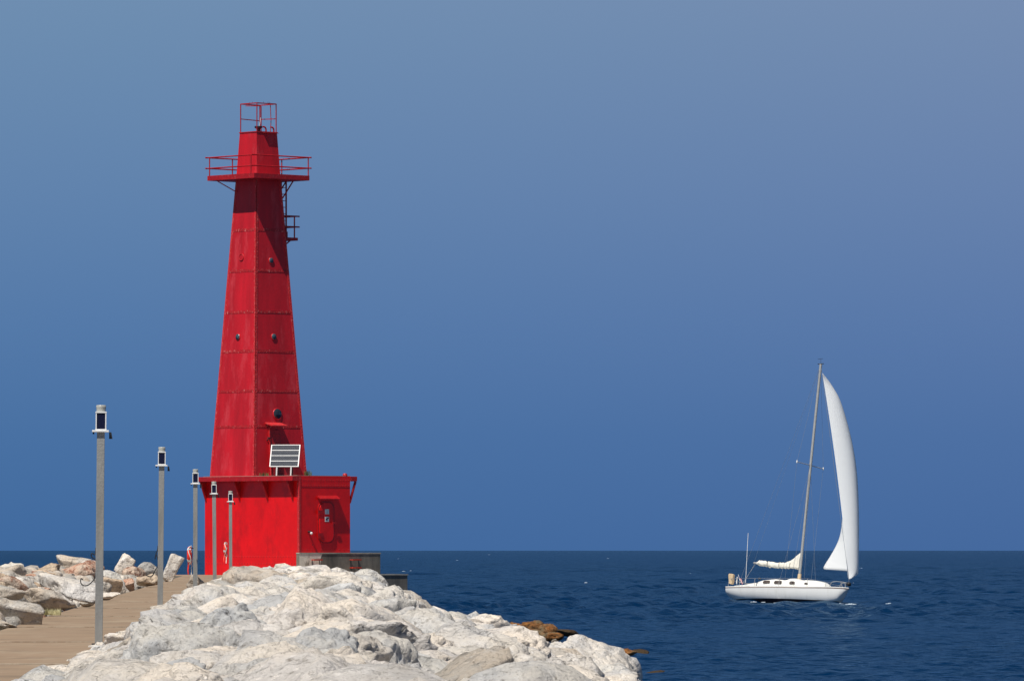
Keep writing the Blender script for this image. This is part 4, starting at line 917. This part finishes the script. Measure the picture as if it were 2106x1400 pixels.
f0 = boat_local(1526, 1199, -.3); f1 = boat_local(1522, 1182, -.3)
fl_o = MB().tube([f0, f1], .014, 5).build('flagstaff', M['white'], SB)
fg = []; Mst = [mat('flag_red', (.45, .03, .04), .8), mat('flag_white', (.7, .68, .66), .8), mat('flag_blue', (.03, .04, .16), .8)]
fo = MB(); nfx, nfz = 8, 7
for i in range(nfx+1):
    for j in range(nfz+1):
        u, v = i/nfx, j/nfz; p = f1.lerp(f0, .05+.62*v) + Vector((.50*u*.7, .05*math.sin(u*7), -.34*u)); fo.v.append(tuple(p))
for i in range(nfx):
    for j in range(nfz): fo.f.append((i*(nfz+1)+j, i*(nfz+1)+j+1, (i+1)*(nfz+1)+j+1, (i+1)*(nfz+1)+j)); fo.sm.append(True)
fgo = fo.build('flag', None, fl_o, recalc=False)
for m in Mst: fgo.data.materials.append(m)
for k, p in enumerate(fgo.data.polygons):
    i, j = divmod(k, nfz); p.material_index = 2 if (i < 3 and j < 4) else (0 if j % 2 == 0 else 1)
c = boat_local(1519, 1194, -.5); MB().tube([c+Vector((0,0,-.25)), c+Vector((0,0,.28))], .05, 8, r2=.03).build('stern_light', M['white'], SB)
c = boat_local(1565, 1189, -.2); MB().lathe([(.09, -.06), (.12, 0), (.09, .06), (.02, .08)], Matrix.Translation(c+Vector((0,0,-.05))), 10).build('winch', M['dark_metal'], SB)
c = boat_local(1741, 1201); MB().lathe([(.05, -.16), (.17, -.12), (.19, 0), (.17, .1), (.06, .15)], Matrix.Translation(c), 10).build('furling_drum', M['black'], SB)
# headsail, sections laid as arcs from the luff
bpy.context.view_layer.update(); inv = SB.matrix_world.inverted()
rowsS = [  # image row, right-bulge px, leech offset px, depth m
 (766, 0.5, .2, .1), (780, 11, 11, .55), (805, 25, 24.5, 1.0), (830, 31.5, 30, 1.5), (860, 36.5, 33, 2.1), (900, 41.5, 34, 2.9), (950, 44, 31, 3.6), (1000, 42, 23, 4.2), (1050, 37.5, 9, 4.7), (1100, 32, 0, 5.0), (1125, 29, -14, 5.1), (1150, 25.5, -31, 5.15), (1170, 22.5, -47, 5.2)]
cols = 28; sv = []
dep_l = lambda y: 0
for (py, bul, le, dep) in rowsS:
    t = (py - 748) / (1198 - 748); lpx = 1691.5 + (1742 - 1691.5) * t + 4.2*math.sin(math.pi*t)
    lp = SB.matrix_world @ mt_top.lerp(tack, t)
    P0 = np.array([0, 0.]); P2 = np.array([le / KB, dep])
    # control handle chosen so that the widest point hits the bulge
    hx = bul / KB; best = None
    for c1 in np.linspace(0, 6, 241):
        u = np.linspace(0, 1, 40); xs_ = 3*(1-u)**2*u*c1*.75 + 3*(1-u)*u*u*(c1*.95 + max(le,0)/KB*.2) + u**3*P2[0]
        e = abs(xs_.max() - hx)
        if best is None or e < best[0]: best = (e, c1)
    c1 = best[1]
    for j in range(cols+1):
        u = j/cols; x = 3*(1-u)**2*u*c1*.75 + 3*(1-u)*u*u*(c1*.95 + max(le,0)/KB*.2) + u**3*P2[0]
        y = 3*(1-u)**2*u*dep*.0 + 3*(1-u)*u*u*dep*.30 + u**3*dep
        zz = EYE - (py - HY) / F * YB
        if py > 1120: k = (py-1120)/50; zz += -k*.55*(1-u)**2.2*1.0 - k*.15*math.sin(math.pi*u)
        W = Vector(((lpx - CX) / F * YB + x, lp.y + y, zz)); sv.append(inv @ W)
ns_ = len(rowsS); fs_ = [(i*(cols+1)+j, i*(cols+1)+j+1, (i+1)*(cols+1)+j+1, (i+1)*(cols+1)+j) for i in range(ns_-1) for j in range(cols)]
tk = inv @ Vector(((1741-CX)/F*YB, (SB.matrix_world @ tack).y, EYE-(1194-HY)/F*YB)); i0 = (ns_-1)*(cols+1)
smh = MB(); smh.add(sv + [tk], fs_ + [(i0+j, i0+j+1, len(sv)) for j in range(0, 9)], True)
hs_o = smh.build('headsail', M['sail'], SB, recalc=False)
md = hs_o.modifiers.new('sub', 'SUBSURF'); md.levels = 2; md.render_levels = 2
md = hs_o.modifiers.new('sol', 'SOLIDIFY'); md.thickness = .008

# ------------------------------------------------------------------ water
rs = np.random.RandomState(11)
Yr = [-3000, -600, -100, 10, 40, 70, 85]; y = 95.0
while y < 1400: Yr.append(y); y += max(.22, y*.0016)
while y < 4500: Yr.append(y); y += y*.0028
while y < 70000: Yr.append(y); y *= 1.05
Yr.append(90000); Yr = np.array(Yr)
K = np.concatenate([[-30, -8, -3, -1.2, -.5, -.25, -.17], np.linspace(-.125, .125, 430), [.17, .25, .5, 1.2, 3, 8, 30]])
YY, KK = np.meshgrid(Yr, K, indexing='ij'); XX = KK * np.maximum(YY, 95)
ZZ = np.zeros_like(XX); DX = np.zeros_like(XX)
dY = np.maximum(.22, np.abs(YY)*np.where(YY < 1400, .0016, .0028))
comps = []
wdir = R(-20)     # wind blows roughly across and away
for k in range(84):
    lam = float(np.exp(rs.uniform(np.log(.55), np.log(24 if k > 64 else 11)))); th_ = wdir + rs.normal() * .75; amp = .024 * lam ** .28 * rs.uniform(.5, 1.3)
    amp *= .72 if lam > 4.5 else 1
    if lam > 7: amp *= .5
    comps.append((lam, th_, amp, rs.uniform(0, 6.28)))
for k in range(34):
    comps.append((float(np.exp(rs.uniform(np.log(13), np.log(48)))), wdir - .5 + rs.normal() * .6, .045 * rs.uniform(.5, 1.3), rs.uniform(0, 6.28)))
sh = np.clip((YY - 300) / 90, 0, 1); shelter = .30 + .70 * sh * sh * (3 - 2*sh)
far = np.clip((4500 - YY) / 1500, 0, 1) * np.clip((YY - 88) / 10, 0, 1) * np.clip((.125 - np.abs(KK)) / .01, 0, 1)
for (lam, th_, amp, ph) in comps:
    k_ = 2*math.pi/lam; wgt = np.clip((lam / dY - 2.2) / 2, 0, 1); p = k_*(XX*math.cos(th_) + YY*math.sin(th_)) + ph
    a_ = amp*wgt*shelter*far*(np.clip((YY - 450) / 900, 0, 1) if lam > 24.01 or amp < .11 and lam > 13 and amp > .0374 else 1); ZZ += a_*np.sin(p); DX += a_*np.cos(p)*math.cos(th_)*.9
gx = np.sin(XX*.045 + YY*.011)*np.sin(YY*.021 - XX*.02 + 1); ZZ *= 1 + .35*gx
V = np.stack([XX - DX*0 + DX, YY, ZZ], -1).reshape(-1, 3); a, b_ = XX.shape
idx = np.arange(a*b_).reshape(a, b_); Q = np.stack([idx[:-1, :-1], idx[:-1, 1:], idx[1:, 1:], idx[1:, :-1]], -1).reshape(-1, 4)
me = bpy.data.meshes.new('water'); me.vertices.add(len(V)); me.vertices.foreach_set('co', V.astype(np.float32).ravel()); me.loops.add(Q.size); me.loops.foreach_set('vertex_index', Q.ravel().astype(np.int32)); me.polygons.add(len(Q)); me.polygons.foreach_set('loop_start', np.arange(0, Q.size, 4, dtype=np.int32))
me.update(calc_edges=True); me.polygons.foreach_set('use_smooth', np.ones(len(Q), bool))
wm = bpy.data.materials.new('water'); wm.use_nodes = True; t = wm.node_tree; b = t.nodes['Principled BSDF']
b.inputs['Base Color'].default_value = (.0001, .0165, .058, 1); b.inputs['Roughness'].default_value = .16; b.inputs['IOR'].default_value = 1.33; b.inputs['Specular IOR Level'].default_value = .010
geo = N(t, 'ShaderNodeNewGeometry')
def wn(scale, st, dist, strength, prev, det=5):
    mp = N(t, 'ShaderNodeMapping'); t.links.new(geo.outputs['Position'], mp.inputs[0]); mp.inputs['Scale'].default_value = st; mp.inputs['Rotation'].default_value = (0, 0, .3)
    n = N(t, 'ShaderNodeTexNoise'); t.links.new(mp.outputs[0], n.inputs[0]); n.inputs['Scale'].default_value = scale; n.inputs['Detail'].default_value = det; n.inputs['Distortion'].default_value = .4
    bu = N(t, 'ShaderNodeBump'); bu.inputs['Distance'].default_value = dist; bu.inputs['Strength'].default_value = strength; t.links.new(n.outputs[0], bu.inputs['Height'])
    if prev: t.links.new(prev, bu.inputs['Normal'])
    return bu.outputs[0]
n1 = wn(.30, (1, .8, 1), .9, .7, None); n2 = wn(1.6, (1, .7, 1), .22, .8, n1)
t.links.new(n2, b.inputs['Normal']); b.inputs['Specular IOR Level'].default_value = 0
gl = N(t, 'ShaderNodeBsdfGlossy'); gl.inputs['Roughness'].default_value = .14; gl.inputs['Color'].default_value = (.62, .86, 1, 1); t.links.new(n2, gl.inputs['Normal'])
fr_ = N(t, 'ShaderNodeFresnel'); fr_.inputs[0].default_value = 1.33; t.links.new(n2, fr_.inputs['Normal'])
mn_ = N(t, 'ShaderNodeMath', operation='MULTIPLY'); mn_.inputs[1].default_value = .46; t.links.new(fr_.outputs[0], mn_.inputs[0])   # a rough sea mirrors far less than flat water
mw = N(t, 'ShaderNodeMixShader'); t.links.new(mn_.outputs[0], mw.inputs[0]); t.links.new(b.outputs[0], mw.inputs[1]); t.links.new(gl.outputs[0], mw.inputs[2]); t.links.new(mw.outputs[0], t.nodes['Material Output'].inputs[0])
me.materials.append(wm); wo2 = bpy.data.objects.new('water', me); COL.objects.link(wo2); tag(wo2, kind='structure')

# small breaking crests
fo = MB(); rf = random.Random(4)
def foam(px, py, wpx):
    Y = EYE * F / (py - HY); x0 = (px - CX) / F * Y; w_ = wpx / F * Y
    n_ = 9; wpx *= .8
    for k in range(n_):
        t_ = (k/(n_-1)-.5); cx_ = x0 + t_*w_; hh = .05*(1-abs(t_)*1.5)*rf.uniform(.4, 1.2)*min(2.0, .6+Y/400); ww = w_/n_*rf.uniform(.5, 1.1); 
        M_ = Matrix.Translation((cx_, Y+rf.uniform(-.3, .3), .08)) @ Matrix.Rotation(rf.uniform(-.3, .3), 4, 'Y') @ Matrix.Diagonal((ww, .25, max(hh, .03), 1))
        fo.lathe([(.3, -.8), (.9, -.4), (1, 0), (.75, .6), (.2, 1)], M_, 8)
for f_ in ((1111, 1156, 6), (1032, 1187, 10), (1095, 1184, 12), (1364, 1163, 5), (1205, 1199, 6), (820, 1149, 5), (830, 1175, 6), (845, 1174, 4), (1006, 1140, 4), (1772, 1169, 14), (1795, 1150, 5), (1517, 1167, 5), (1830, 1243, 16), (1604, 1241.5, 22), (1570, 1240, 8), (1550, 1239.5, 12), (1727, 1243.5, 14), (1750, 1244.5, 20), (1680, 1150, 3), (1950, 1176, 7), (2040, 1160, 5), (1900, 1195, 6), (1250, 1148, 4), (1420, 1180, 5), (940, 1152, 4), (1755, 1200, 4)): foam(*f_)
fob = fo.build('foam', mat('foam', (.55, .62, .70), .9)); tag(fob, 'scattered white flecks of breaking crests on the blue water', 'foam', None, 'stuff')
